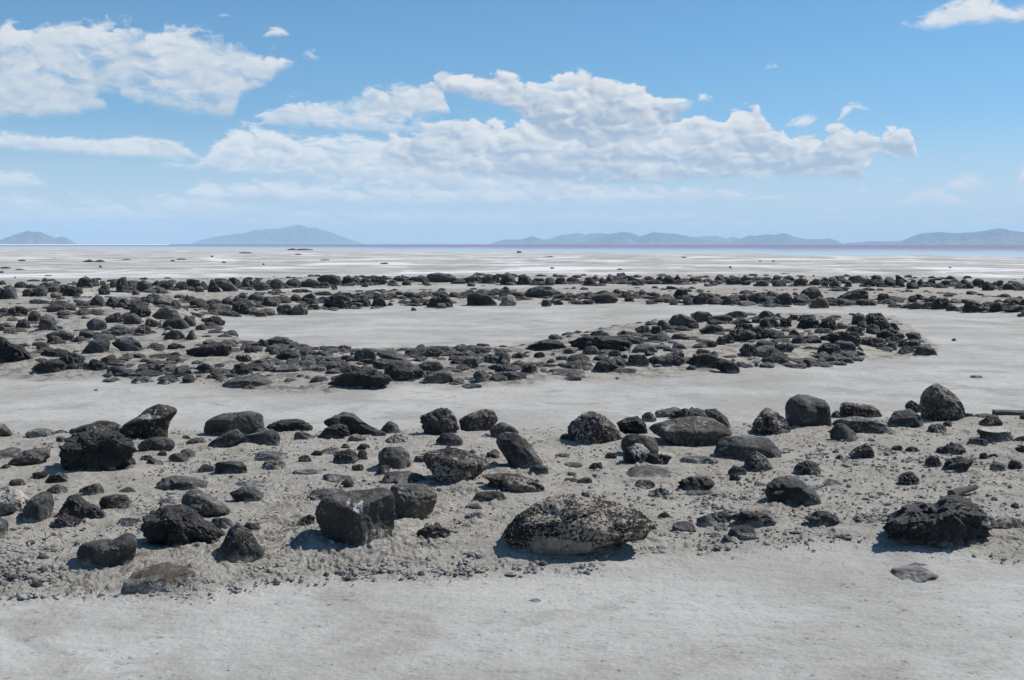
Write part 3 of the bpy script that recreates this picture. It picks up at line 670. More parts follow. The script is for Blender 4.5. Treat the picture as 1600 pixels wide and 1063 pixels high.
# crop, kind, box in that crop's enlarged pixels, finish | outline | label | name when it serves as a landmark
TABLE = '''
# --- nearest bank, left
a L 250 255 600 450 | 256,345 288,300 315,272 390,262 470,257 520,265 560,290 600,325 590,375 585,408 500,418 400,440 330,452 290,430 262,395 | big black deeply pitted boulder in front of the rock shaped like a raised seal's head | the big black pitted boulder
a F 300 215 545 290 streak | | flat rock with a pale salt streak lying behind the big black pitted boulder
a S 510 140 778 312 streak | 510,262 545,228 600,198 640,165 690,142 745,150 778,172 772,196 748,212 735,250 732,300 690,312 600,302 545,285 | rock shaped like a raised seal's head with a pale line across it | the seal-headed rock
a S 600 288 765 360
a A 685 345 730 375
a A 638 378 715 424
a A 613 366 668 396
a S 735 356 826 406 | | two-toned rounded stone of a touching pair, below the seal-headed rock
a S 785 338 856 388
a S 890 173 1158 288 | 890,255 895,222 935,198 975,184 1040,179 1100,171 1150,190 1158,250 1150,278 1050,288 930,288 900,284 | big smooth boulder with a cut face on one end, backed by a bare salt path | the big smooth cut-faced boulder
a S 885 252 1072 340 | 885,336 920,305 1000,260 1040,252 1072,285 1060,302 1000,322 950,340 | long slanting smooth stone leaning before the big smooth cut-faced boulder
a S 990 250 1226 330 | 990,322 1030,290 1120,268 1190,250 1226,276 1222,322 1110,332 | low cracked stone below the big smooth cut-faced boulder, sagging at its end
b L 40 208 255 270 | 40,250 60,228 110,212 180,208 230,222 257,255 200,270 110,266 | low black ragged rock lying between the cut-faced boulder and the peaked ridge rock
b A 165 262 258 304
b F -10 248 60 300
a A 780 280 836 308
a F 810 288 906 326
a F -40 332 95 392
a F 18 332 223 424 | 18,412 60,372 110,345 190,332 223,346 215,382 130,412 60,424 | long flat dark slab lying on sand beside the big black pitted boulder | the long flat dark slab
a S 0 406 52 440
a B -60 218 72 292 | -60,292 -50,240 -10,220 20,232 50,262 72,288 30,294 | brownish wedge of rock cut by the frame edge, beside a white-crusted stone
a W 108 248 242 290 | | low white-crusted stone at the rear edge of the sandy bank, far from larger rocks
a K 232 256 300 280
a S 244 284 292 312
a A 140 438 212 468
a A 194 442 312 498 | 194,480 215,455 260,440 295,455 312,490 270,498 220,497
a S 38 470 112 506
a F 355 455 426 470
a W -40 500 130 660 | -40,520 40,500 90,520 128,560 124,620 84,660 0,654 -40,640 | beige crusty boulder half hidden behind an upright oval stone | the beige crusty boulder
a S 84 524 238 676 | 84,664 100,600 140,550 190,524 228,532 239,576 225,622 190,650 140,676 | upright smooth oval stone leaning on the beige crusty boulder | the upright oval stone
a S 202 494 298 543
a S -40 633 38 745 | | rounded dark boulder cut off by the frame edge, in front of the beige crusty boulder
a S 8 622 80 670
a L 232 535 470 668 | 232,640 270,590 298,546 340,535 382,570 430,590 470,625 440,645 360,668 290,660 | ragged black lava rock with a peaked top and long tail, beside the upright oval stone | the peaked lava rock
a L 218 620 362 694
a A 362 490 461 552
a A 344 506 382 542
a S 430 539 569 612 | 430,580 445,550 500,538 560,542 569,575 560,605 500,612 450,604 | smooth pillow-shaped stone resting alone on clean sand near the peaked lava rock | the pillow-shaped stone
a S 516 506 601 541
a F 680 456 918 526 | 680,502 700,470 760,456 850,462 900,475 918,500 880,516 750,526 705,516 | flat wrinkled black rock like a loaf, behind the speckled sloping boulder | the wrinkled loaf-like rock
a S 864 406 942 446
a A 934 392 1081 459 | 934,450 942,400 1000,392 1060,396 1080,420 1081,452 1000,459 | squarish block of dark stone with a sandy flat top, next to a small round one | the squarish sandy-topped block
a F 1110 349 1264 396
a F 1138 387 1252 434
a A 1304 366 1366 413
a B 788 513 1032 648 | 788,582 800,540 840,513 880,520 930,550 1000,590 1032,627 960,648 900,642 830,606 | sloping grey-brown boulder dotted with white, leaning behind the great black lump | the sloping dotted boulder
a L 610 581 972 788 | 610,680 625,640 670,605 730,585 800,581 860,610 900,650 960,680 988,712 930,742 830,782 770,788 690,762 630,722 | great black lump with wavy folds, in front of the sloping dotted boulder | the great black lump
a A 918 640 1022 692
a A 1064 660 1149 713
a A 938 666 1162 852 | 938,792 975,745 1000,690 1038,666 1090,690 1122,740 1162,790 1112,832 1060,852 1000,832 950,817 | pointed black rock shaped like a tent, beside the great black lump | the tent-shaped rock
a S 334 704 604 874 | 334,790 350,757 430,736 500,735 550,704 592,714 604,752 592,802 560,842 480,874 400,862 345,832 | dark boulder with a notch and a raised end, in front of the great black lump | the notched boulder
a P 526 833 908 997 | 526,942 570,885 660,850 740,831 830,840 902,876 850,905 795,930 752,955 700,977 640,997 560,987 | flat brown slab sunk almost flush in the sand, nearest of all to the path | the sunken brown slab
a S 998 504 1157 582 | 998,536 1058,505 1110,506 1157,540 1132,572 1080,582 1038,566 | diamond-shaped smooth stone on open sand behind the tent-shaped rock | the diamond-shaped stone
a S 1056 566 1092 588
a F 1028 477 1172 510
a F 690 554 782 592
a F 508 640 622 682
a B 904 738 962 780
a S 580 814 617 842
a S 128 918 192 952
a F 346 944 432 984
a S 160 800 220 832
a F 40 818 96 846
# --- nearest bank, middle
b A 285 176 575 292 | 285,226 330,200 380,176 430,187 470,220 530,250 575,266 562,292 500,292 420,275 330,252 | long dark rock with a peaked ridge, at the rear edge beside the salt path | the peaked ridge rock
b A 250 226 413 304 | 250,297 300,250 360,226 402,240 413,277 340,302 | dark wedge-shaped rock leaning against the front of the peaked ridge rock
b S 546 218 632 274 | | small round-topped stone standing alone at the tail of the peaked ridge rock
b S 478 255 570 294
b W 398 274 482 310
b F 563 274 668 314
b A 713 157 890 284 flank | 713,200 745,185 800,160 840,161 872,190 890,246 850,272 800,284 740,272 723,236 | dark boulder with white-crusted flanks, beside a rough speckled boulder | the white-flanked boulder
b K 884 163 1062 270 | 884,216 920,190 1000,164 1042,172 1062,216 1020,252 960,270 900,257 | rough speckled boulder between the white-flanked boulder and the leaning slab-like stone | the rough speckled boulder
b S 784 269 906 330 | | smooth dark egg-shaped stone lying under the white-flanked boulder
b S 1020 223 1148 292 | | small capping boulder behind the top of the tall leaning stone
b S 1046 264 1264 437 | 1046,292 1085,265 1140,269 1182,300 1232,360 1264,402 1242,427 1180,436 1130,434 1090,372 1054,332 | tall smooth grey stone leaning over at a steep slant, its foot in the sand | the tall leaning stone
b S 1193 409 1283 454 | | small black stone at the foot of the tall leaning stone
b S 1038 404 1126 442
b S 532 329 680 439 | 532,362 560,333 640,329 672,360 680,402 640,439 570,439 538,412 | barrel-shaped dark stone with a dimple, before the speckled angular boulder | the barrel-shaped stone
b A 440 316 500 347
b A 369 316 412 342
b F 273 333 376 364
b A 333 338 452 414 | | dark three-cornered stone with white dots, beside the barrel-shaped stone
b A 434 343 492 402
b A 183 366 247 413
b A 238 346 292 374
b K 726 331 1034 504 | 726,366 760,349 850,331 930,350 1034,402 1002,432 930,472 880,504 800,482 770,442 738,412 | big brown-grey angular boulder mottled with pale crust, before the tall leaning stone | the mottled angular boulder
b A 521 410 590 459
b A 418 406 472 440
b S 688 370 742 402
b F 551 436 747 502 | | dark layered rock like stacked leaves, behind the smooth block with sagging shoulder | the layered rock
b B 583 488 793 668 | 583,502 650,489 740,494 788,520 793,562 772,607 690,648 610,668 598,602 | grey-brown block with a sagging shoulder, tucked behind the split block | the sagging block
b C 256 507 611 788 split | 256,642 260,600 298,546 350,530 420,522 560,507 602,530 611,602 602,702 572,738 500,758 430,788 350,752 288,692 | tall dark block with a vertical split and one white fleck on its face | the split block
b F 220 512 422 572 | | flat grey slab jutting from behind the split block
b A 180 626 264 682
b F 98 683 182 717
b F 158 428 292 459
b F 288 448 422 487
b S 369 468 430 507
b A 688 670 854 745 | 688,732 700,700 740,680 800,670 854,702 842,738 770,745 | low grey rock with shiny facets alone on the sand between split block and slab | the low shiny rock
b B 608 678 667 717
b F 523 738 612 786
b S 910 577 992 613
b W 913 606 1002 652
b S 948 524 1097 577 | | smooth black flat-bellied stone before the speckled low plate
b S 943 484 1012 521
b S 1008 480 1062 526
b S 1048 503 1082 536
b K 973 437 1280 538 | 973,462 1050,444 1150,450 1222,475 1280,522 1150,538 1080,532 1038,492 | low speckled plate of rock under the tall leaning stone | the low speckled plate
b F 1003 343 1067 382
b F 783 511 817 532
b F 1308 359 1372 376
b F 1348 397 1402 421
b S 293 878 322 906
b S 703 873 742 902
b F 1188 994 1247 1013
b F 1020 455 1060 476
# --- nearest bank, centre right
c K 378 173 632 328 | 378,252 400,220 450,184 490,173 542,194 592,235 632,292 602,307 520,317 420,328 398,292 | big grey-brown dome of rock with cracks, before the bare salt path | the cracked dome
c A 346 270 424 324
c L 593 196 735 292 | 593,226 640,202 690,196 727,230 735,272 690,292 630,284 | round dark reddish-brown pitted rock between the cracked dome and the wide pale slab | the reddish pitted rock
c K 706 178 772 227
c W 763 156 905 208 | | white-crusted rock resting at the rear edge of the wide pale slab
c A 828 156 1002 218
c A 978 160 1104 258 | 978,168 1030,163 1082,204 1104,246 1080,258 1013,216 988,192 | dark curved rock arching over the end of the wide pale slab
c B 728 194 1112 342 | 728,262 770,225 850,205 960,195 1032,208 1082,245 1112,276 1062,302 1000,337 930,337 850,312 778,282 | wide brown-grey slab with a rounded back, largest of the rear cluster | the wide pale slab
c S 616 273 782 378 | | dark boulder standing behind a white-faced rock
c W 624 314 752 418 front | | rock with a bright white crusted face, in front of a dark boulder | the white-faced rock
c L 713 357 840 422
c P 630 409 909 488 | 630,452 660,417 740,409 832,425 909,457 872,488 780,480 668,472 | long flat brown rock with a sandy back, before the white-faced rock | the long flat brown rock
c L 858 459 1034 529 | 858,525 868,480 920,460 990,462 1034,490 1000,520 930,529 | low black bubbly rock beside the end of the long flat brown rock
c L 733 508 832 553
c F 673 474 768 517
c F 893 519 1002 546
c F 873 369 1047 408 | | long smooth grey slab lying just before the dark pillow-shaped boulder
c F 888 357 947 374
c S 1022 281 1324 392 | 1022,362 1034,310 1070,285 1160,281 1262,290 1302,330 1324,370 1250,388 1100,392 1048,382 | big dark cushion of rock with vertical creases, before the wide pale slab | the creased cushion rock
c K 1148 349 1293 439 | 1148,430 1160,370 1210,349 1250,375 1293,425 1230,437 1180,439 | knobbly grey rock propped on the front of the creased cushion rock
c S 1083 414 1167 462
c A 1088 448 1142 490
c K 1182 158 1365 288 | 1182,262 1195,220 1230,175 1252,158 1302,180 1342,215 1365,262 1310,278 1240,288 1195,282 | dark hump of rock dusted with white, beside the smooth box-like boulder | the white-dusted hump
c A 543 354 600 392
c A 473 400 539 432
c A 505 398 537 430
c F 488 428 537 446
c F 368 397 450 424
c S 423 464 492 499
c F 328 359 392 376
c F 383 440 422 456
c F 368 466 427 486
c K 86 533 773 818 slab | 86,732 110,680 170,620 250,568 330,543 420,533 470,553 560,560 652,588 742,638 773,668 750,712 670,735 590,742 522,752 482,772 410,788 300,798 200,818 148,798 118,752 | huge speckled black and cream slab with a broken pale underside | the huge speckled slab
c S 438 528 480 562
c A 776 616 834 648
c A 840 656 947 713
c S 946 628 1048 694 | | rounded dark stone beside a long black rock, on sand past the huge speckled slab
c A 998 612 1102 672
c A 1090 609 1307 692 | 1090,642 1130,613 1210,609 1262,628 1307,665 1262,687 1170,684 | long low black rock with a broken back, before the smooth folded black boulder | the long broken-backed rock
c G 1083 670 1213 743 | | grey flat stone with a shiny top, in front of the long broken-backed rock
c F 1018 666 1087 712
c S 1058 713 1102 757
c F 996 706 1062 732
c F 700 814 752 842
c F 213 994 267 1014
# --- nearest bank, right
d S 353 100 560 260 | 353,152 372,120 410,101 450,103 532,128 552,160 560,226 532,252 460,260 390,242 358,216 | smooth grey box-like boulder with rounded edges, tallest beside the salt path | the smooth box-like boulder
d L 555 170 602 212
d K 591 131 783 214 | 591,162 603,133 660,139 742,150 783,186 770,210 680,207 598,197 | ragged pale-topped rock lying behind a broad low slab, next to the box-like boulder
d B 550 195 860 312 | 550,226 600,204 660,195 742,208 802,235 860,282 760,275 690,266 640,260 585,250 | broad low grey slab in front of the ragged pale-topped rock | the broad low slab
d S 550 228 668 310 | | rounded dark rock at the near corner of the broad low slab
d K 710 241 764 271
d G 796 163 963 250 | 796,227 828,177 900,163 947,195 963,232 900,245 840,250 | grey faceted rock between the broad low slab and the big round speckled boulder
d A 878 126 955 188 | | dark rock peeping out behind the big round speckled boulder
d K 941 52 1146 228 | 941,132 955,90 990,62 1020,52 1062,75 1102,105 1137,150 1146,182 1122,212 1070,226 1000,222 953,207 | big round black boulder with white mottling, standing tallest at the rear edge | the big round speckled boulder
d A 1128 182 1182 224
d F 976 229 1062 274
d S 1043 216 1087 246
d A 1200 188 1307 246 | | small dark three-cornered rock behind the flat pale-topped stone
d F 1178 184 1262 208
d T 1186 242 1356 313 stump | 1186,264 1213,246 1290,242 1338,260 1356,290 1332,311 1240,309 1213,287 | round stone with a flat pale top, like a sawn log | the flat pale-topped stone
d A 1146 289 1245 332
d A 1343 283 1440 314
d A 1358 323 1440 357
d L 1012 308 1147 367 | | small black jagged rock, farther of two on the sand before the pale-topped stone
d A 963 366 1047 424
d L 1033 370 1183 448 | 1033,432 1060,385 1122,370 1183,392 1167,417 1110,448 | black jagged rock with a flat face, nearer of two before the pale-topped stone | the flat-faced jagged rock
d A 1203 355 1250 386
d A 1243 360 1287 384
d A 628 314 748 392 | 628,362 660,335 710,314 737,335 748,367 700,392 660,377 | small dark pyramid of rock alone on sand below the broad low slab | the small dark pyramid
d L 378 387 513 462 | 378,452 400,410 450,387 492,400 513,442 490,460 430,462 | black knobbly rock with a split top, behind the smooth folded boulder | the split-topped knob
d S 266 456 518 592 black | 266,542 270,500 310,465 370,456 430,478 492,530 518,567 480,587 400,592 308,582 | smooth folded black boulder like a curled animal, alone on the sand | the smooth folded boulder
d F 508 469 612 503
d F 218 484 272 506
d G 433 604 611 692 | 433,642 490,611 540,611 587,640 611,672 560,687 500,692 468,662 | grey sloping stone half buried in sand, before the smooth folded boulder | the half-buried grey stone
d L 780 538 1261 783 | 780,662 798,640 850,598 930,570 1010,578 1040,548 1090,538 1152,553 1202,583 1242,630 1261,692 1242,732 1150,762 1080,781 980,768 870,737 798,712 | huge jet-black lava boulder with a shadowed undercut edge | the huge lava boulder
d K 1250 638 1440 708 | | low tangle of white-streaked dark rock beside the huge lava boulder
d P 812 848 1035 932 tooth | 812,864 870,850 930,848 985,868 1035,900 960,915 900,932 848,927 832,895 | grey tooth-shaped stone sunk in the pale crust, in front of the huge lava boulder | the sunken tooth-shaped stone
d F 888 837 987 858
d L 843 436 944 504 | | small black cube-like rock alone on sand behind the huge lava boulder | the small cube-like rock
d A 778 344 822 360
d A 818 324 872 350
d A 878 328 937 354
d A 573 364 612 391
d S 560 344 590 362
d A 663 594 697 614
d S 655 644 690 664
d F 1253 549 1287 567
d A 1338 574 1382 606
d A 1328 384 1392 432
d F 1248 398 1322 442
d S 1380 180 1440 215
# --- middle bank, left
e L -30 400 208 572 | -30,410 20,400 60,440 140,462 200,520 208,556 120,572 30,566 -30,560 | huge ragged black lava rock cut by the frame edge, in the middle bank | the ragged lava rock at the frame edge
e S 213 439 300 489
e L 220 474 442 532 | | low black lava shelf lying just beyond the ragged lava rock at the frame edge
e L 328 498 512 582
e L 172 534 394 638 | 172,632 190,585 250,550 340,534 394,560 390,600 330,625 | long creeping black lava rock at the near edge of the middle bank | the creeping lava rock
e L 373 558 542 614
e L 498 538 652 610
e A 598 510 703 582
e S 488 398 658 512 | 488,480 530,440 580,405 640,398 658,440 640,495 560,512 500,505 | dark smooth hump pressed against a light grey slab-like rock in the middle bank | the dark hump by the grey slab
e S 555 388 702 432
e G 658 404 868 502 | 658,450 700,415 780,404 830,430 868,492 810,502 720,480 | grey slab-like rock beside the dark smooth hump | the grey slab by the dark hump
e S 973 364 1103 432 | | dark double-humped boulder beside a small grey pyramid, in the middle bank
e G 1098 364 1183 432 | 1098,415 1130,370 1150,364 1183,425 1140,432 | small grey pyramid at the edge of the inner salt pan | the small grey pyramid
e A 993 441 1102 482
e L 1088 429 1388 533 | 1088,490 1150,470 1250,445 1350,429 1388,470 1370,510 1250,533 1130,515 | long jet-black rock like a beached log, in the middle bank | the long jet-black rock
e F 1203 424 1312 456
e F 1308 421 1422 462
e F 1418 427 1537 451
e S 1013 494 1082 532
e F 868 449 972 476
e F 888 509 942 536
e F 863 544 992 573
e F 968 544 1062 582
e F 833 534 892 556
e F 873 574 932 602
e F 938 569 1052 632
e A 1028 579 1152 642
e F 1138 544 1212 572
e A 1173 559 1267 627
e F 778 634 922 684
e F 938 639 1052 692
e A 1083 629 1167 682
e A 818 589 872 627
e F 653 649 717 673
e F 738 564 792 592
e F 678 614 742 642
e A 1398 514 1502 557
e L 1363 559 1515 642 | | rounded black rock with a white glint at its end, behind a broad flat black rock
e F 1508 539 1602 587
e F 1308 629 1640 718 | 1308,712 1340,670 1420,640 1520,630 1600,650 1640,690 1560,705 1420,712 | broad flat black rock jutting onto the salt path from the middle bank | the broad flat black rock
e F 1273 564 1342 592
e A 1453 464 1532 507
e A 1528 419 1602 472
e S 228 267 345 380 | 228,340 240,290 280,267 325,290 345,350 310,378 255,380 | upright brown oval stone standing above the rest, where the two banks join | the upright brown oval
e A 163 249 247 322
e A 88 294 187 362
e F 38 284 112 317
e S 273 369 442 432 | | dark flat-topped boulder at the foot of the upright brown oval
e S 278 399 367 457
e A 468 359 562 417
e A 438 401 492 440
e S -5 337 37 372
e F 18 349 112 387
e F 78 349 162 382
e S 513 294 638 370
e F 633 334 782 382
e F 658 361 802 402
e A 858 299 942 352
e F 798 329 902 402
e L 763 209 902 302
e S 898 219 1078 307 | 898,280 950,235 1000,219 1050,240 1078,285 1000,305 930,307 | large dark rounded boulder above the grey pillow, where the two banks join | the large rounded boulder
e A 623 261 742 327
e S 733 264 847 337
e S 968 284 1128 364 | | smooth grey pillow-like boulder with a pale stone at its end
e W 938 304 1007 362 | | small pale orange-white stone at the end of the grey pillow-like boulder
e S 1088 279 1167 347
e A 1188 279 1343 342 | | dark square-ended block at the tip of the joined banks, before the salt pan | the square-ended block
e S 1198 317 1297 354
e S 1163 329 1232 370
e L 43 221 170 287 | | black lava rock in front of the pale channel, near the frame edge, second-last line
e S -5 229 57 272
e S 276 212 387 260
e S 364 207 407 237
e S 388 221 457 254
e F 338 244 442 282
e F 438 234 547 282
e F 528 239 622 272
# --- second-last line, left
e S 498 204 542 237
e S 528 153 638 232 | 528,225 545,180 575,155 610,165 638,215 600,232 | tall rounded grey boulder at the start of the second-last line | the tall rounded boulder of the second-last line
e S 543 204 602 232
e A 633 164 717 222
e A 713 174 777 222
e B 768 177 842 212
e S 868 171 922 207
e B 913 154 1048 232 | | big brownish sloping boulder in the second-last line, near the tall rounded one | the brownish sloping boulder
e B 1008 184 1082 242
e A 1093 148 1163 202 | 1093,195 1110,150 1163,190 1140,202 | small pointed fin of dark rock sticking up from the second-last line
e S 1128 174 1248 237
e S 1233 179 1312 212
e B 1238 204 1352 262
e S 1318 167 1392 217
e S 1383 169 1452 212
e A 1378 194 1502 272
e A 1478 149 1582 202
e B 1458 189 1522 232
e A 1558 164 1642 227
e S 1518 254 1592 287
# --- last line, left
e A -30 108 32 182
e S 0 94 107 182 | 0,170 25,105 60,94 95,120 107,165 60,182 | big grey squarish boulder at the very start of the last line | the squarish boulder starting the last line
e S 83 77 167 117
e S 163 91 212 117
e A 128 117 207 167
e S 198 101 287 167
e S 268 99 347 142
e A 288 81 332 106
e B 298 139 372 177
e A 348 97 482 167 | | dark sloping rock with a thin tail, in the last line below the pale gap
e A 353 94 402 127
e S 448 44 563 114 | 448,105 470,60 510,44 550,65 563,110 500,114 | high grey dome rising above the last line of rocks, with a knob | the high grey dome of the last line
e A 518 57 592 107
e A 450 109 497 152
e L 583 94 657 157
e A 593 71 632 100
e S 653 61 707 114
e L 688 46 767 142 | | tall knobbly black rock in the last line, beside the smooth black half-moon | the tall knobbly rock
e A 763 84 832 127
e S 808 65 915 140 | 808,120 820,80 860,65 900,90 915,130 870,140 | smooth black half-moon boulder in the last line | the smooth black half-moon
e S 783 124 832 157
e A 888 69 972 127
e A 948 67 1044 127
e B 938 119 977 150
e A 1033 74 1122 127
e A 1103 64 1192 122
e S 1158 104 1217 140
e A 1183 74 1242 127
e A 1233 60 1323 140 | 1233,130 1250,70 1265,60 1323,125 1280,140 | pointed black fin leaning on a long sloping slab, in the last line | the leaning black fin
e S 1273 61 1423 137 | 1273,80 1310,61 1370,75 1423,115 1400,137 1340,125 | long slab sloping down from the leaning black fin, in the last line
e A 1358 51 1447 107
e A 1438 57 1487 122
e A 1488 61 1562 112
e S 1508 79 1602 132
# --- last line, middle left
f A 18 61 77 117
f A 63 84 152 132
f A 128 64 182 112
f S 158 59 250 122
f S 248 57 347 112
f S 328 64 468 112 | | long low dark boulder in the last line, before the high black ragged one
f A 438 34 592 102 | 438,60 470,38 530,34 580,50 592,95 500,102 450,95 | high black ragged boulder in the last line, wider than its neighbours | the high ragged black boulder
f A 453 74 522 117
f A 583 37 662 100 | 583,95 595,50 630,37 662,65 655,98 | black humped rock in the last line, beside the high black ragged boulder
f A 648 47 702 97
f A 693 54 772 97
f A 758 44 862 97
f A 818 39 857 64
f A 703 84 747 110
f A 523 94 562 127
f S 888 41 972 77
f S 858 67 922 100
f A 943 69 1002 100
f S 988 47 1087 80
f A 1058 47 1112 97
f G 1078 22 1279 82 | 1078,60 1100,30 1160,22 1230,32 1279,60 1240,78 1130,82 | broad pale grey boulder, the largest and palest of the last line | the broad grey boulder of the last line
f A 1233 59 1322 92
f A 1318 39 1382 87
f S 1333 79 1382 107
f A 1373 39 1427 77
f S 1418 31 1482 90
f A 1468 41 1537 87
# --- second-last line, middle
f S 28 149 132 207
f S -5 189 52 227
f F 118 164 227 227
f S 198 164 287 207
f S 278 151 347 197
f A 343 144 442 202
f A 353 174 427 217
f A 198 209 292 277
f G 268 196 388 277 | 268,262 300,225 350,200 372,196 388,240 380,272 310,277 | pale grey faceted rock at the near edge of the second-last line | the pale faceted rock
f A 393 211 452 247
f F -5 224 97 277
f F 68 234 192 282
f A 438 164 492 197
f A 472 154 655 240 | 472,225 478,180 520,160 600,154 640,175 655,215 630,235 500,240 | big dark loaf-shaped block in the second-last line | the loaf-shaped block
f A 653 164 762 227
f A 663 141 712 172
f A 583 141 662 177
f A 708 137 792 174
f A 763 149 860 227 | 763,210 780,165 810,149 840,180 860,215 820,227 | pointed dark rock in the second-last line, past the loaf-shaped block
f A 848 142 917 177
f S 953 137 1032 177
f F 1028 139 1102 167
f B 1103 129 1227 162
f L 1088 143 1258 232 | 1088,220 1110,180 1160,145 1210,150 1240,190 1258,225 1200,232 1130,230 | black hump-backed rock like a seal in the second-last line, a pale stone before it | the black hump-backed rock
f S 1223 137 1282 172
f B 1148 204 1212 237
f A 993 177 1054 217 | | small black pyramid standing apart on the near side of the second-last line
f A 1328 138 1518 222 | 1328,215 1335,150 1400,138 1460,155 1518,205 1480,218 1380,222 | big dark block sloping down on one side, in the second-last line | the big sloping block
f S 1278 137 1347 164
f S 1388 129 1437 152
f S 1438 141 1502 167
f S 1498 127 1562 152
f A 1528 144 1602 177
f B 1523 189 1602 222
f F 618 219 682 242
f A 858 199 892 222
f F 998 229 1032 252
# --- middle bank, centre
f G 92 402 343 468 | 92,462 130,425 200,402 270,410 343,460 230,468 | flat grey speckled dome at the rear edge of the middle bank | the flat grey speckled dome
f F -5 429 87 457
f A 13 459 117 502
f F 128 454 237 502
f F 153 479 217 517
f A 193 481 345 547 | 193,530 220,495 270,481 320,500 345,535 280,547 | dark shield-shaped rock in front of the flat grey speckled dome | the shield-shaped rock
f S 333 487 397 520
f F 338 459 432 487
f F 438 457 532 487
f K 543 454 645 492
f A -5 511 52 557
f A 63 534 167 587
f F 183 567 382 622 | | long flat brown-black rock lying beyond the broad flat black rock
f F 338 569 522 614
f F 423 524 492 557
f F 503 549 592 582
f S 578 514 657 552
f S 655 471 798 557 | 655,530 670,490 720,471 775,480 798,530 770,557 690,552 | round black boulder perched above the huge wedge of the middle bank | the round perched boulder
f G 783 479 995 577 | 783,500 830,482 900,485 960,520 995,560 940,577 840,550 | grey sloping rock descending from the round perched boulder
f F 903 469 1032 497
f A 553 571 717 627
f L 505 577 900 727 | 505,665 560,627 640,617 715,577 785,590 832,620 900,655 862,685 790,702 720,727 600,710 520,695 | huge black wedge-shaped rock casting a dark shadow onto the salt path | the huge black wedge
f A 768 534 925 602
f A 828 558 1073 672 | | dark ridged rock tailing off from the huge black wedge
f S 1023 449 1092 492
f A 1068 469 1184 532
f A 1093 474 1222 512
f S 1158 459 1247 497
f F 973 511 1057 532
f S 1012 548 1198 627 | 1012,610 1050,565 1100,550 1170,553 1198,590 1150,620 1060,627 | rounded dark rock past the tail of the huge black wedge | the rounded rock past the wedge
f G 1038 599 1255 692 | 1038,680 1100,630 1190,599 1240,620 1255,670 1150,690 | grey folded rock at the near edge of the middle bank, past the huge wedge
f K 1243 449 1332 482
f S 1248 461 1387 520
f S 1383 469 1442 510
f A 1428 479 1482 502
f S 1473 490 1594 562 | | sloping black cigar-shaped rock lying across a flat grey slab
f F 1233 518 1432 572
f F 1423 508 1562 572
f A 1233 534 1322 577
f A 1308 534 1412 604
f L 1498 574 1602 617
f G 1368 604 1472 682
f G 1458 608 1690 668 | | long low grey knobbly rock on the near edge of the middle bank
f F 1193 584 1257 607
f F 1538 479 1602 502
# --- last line, middle right
g S 3 24 107 97 | 3,80 15,35 50,24 90,45 107,85 60,97 | tall sloping dark boulder in the last line, before a flat-backed one | the tall sloping boulder
g S 108 31 197 97 | 108,90 115,40 150,31 190,55 197,85 140,97 | dark boulder like a helmet in the last line, next to the tall sloping boulder
g S 198 54 272 87
g S 270 51 332 100
g A 328 49 397 94
g A 396 49 492 87
g A 498 47 603 102 | 498,95 510,55 545,47 603,95 560,102 | black three-sided rock in the last line with a steep side | the black three-sided rock
g A 548 44 592 72
g A 593 51 637 92
g S 633 39 687 87
g S 683 47 737 77
g A 728 41 762 80
g S 763 41 814 82
g A 788 57 867 102
g S 858 44 922 77
g S 883 64 962 94
g B 933 37 987 77
g A 963 39 1057 94 | 963,88 985,45 1020,39 1057,88 1010,94 | black lumpy rock in the last line, backed by a small brown one
g A 1038 31 1087 72 | 1038,62 1060,31 1087,60 1070,72 | small pointed stone like a shark fin standing above the last line | the shark-fin stone
g A 1058 59 1102 92
g S 1133 47 1202 80
g A 1093 67 1132 94
g F 1213 57 1277 82
g S 1278 34 1344 84 | | dark boulder with a bluish face rising above the last line | the bluish-faced boulder
g A 1333 49 1367 72
g A 1346 47 1452 97 | | low broad black rock in the last line, past the bluish-faced boulder
g A 1438 41 1502 77
g A 1443 69 1502 100
g A 1498 49 1542 72
g A 1538 69 1602 107
g S 1558 49 1622 77
g A 1258 77 1302 100
g F 1218 89 1267 107
# --- second-last line, middle right
g A -5 124 67 172
g W 5 154 107 222 | 5,205 20,170 60,154 95,165 107,200 70,222 20,220 | salt-topped brownish stone in the second-last line, before the big grey whaleback | the salt-topped stone
g S 78 137 152 180
g G 138 101 339 173 | 138,150 180,115 250,101 310,105 339,135 310,168 200,173 | big grey whaleback boulder rising highest in the second-last line | the big grey whaleback
g A 323 147 407 182
g A 403 149 452 172
g S 448 147 497 174
g S 508 137 572 167
g S 538 139 714 208 | 538,190 560,160 620,142 680,139 714,160 700,195 620,208 550,203 | broad flat-topped boulder in the second-last line, past the big grey whaleback | the broad flat-topped boulder
g S 673 121 727 157
g S 728 134 787 167
g S 788 149 842 174
g S 833 129 877 170
g S 888 139 962 172
g A 743 164 807 197
g F 963 149 1022 177
g A 1033 117 1128 182 | 1033,155 1060,120 1128,125 1115,170 1070,182 | grey slanting block tilted up above the second-last line | the tilted grey block
g F 908 168 1052 202
g A 1013 184 1067 217
g A 1093 164 1152 217
g A 1148 146 1253 214 | | big black square-faced rock in the second-last line, past the tilted grey block
g A 1168 141 1302 182
g B 1248 164 1332 214
g A 1308 159 1382 207
g A 1328 154 1434 217
g S 1423 147 1482 192
g A 1478 141 1602 207
g A 1568 164 1612 202
g A 323 179 382 217
g A 248 184 312 227
g F 428 184 512 214
g F 873 189 927 214
# --- middle bank, centre right
g L 122 418 409 497 | 122,492 180,455 240,430 300,418 372,433 409,472 370,488 230,495 | low black rock shaped like a turtle shell, edging the inner salt pan | the turtle-shell rock
g A 530 368 665 412
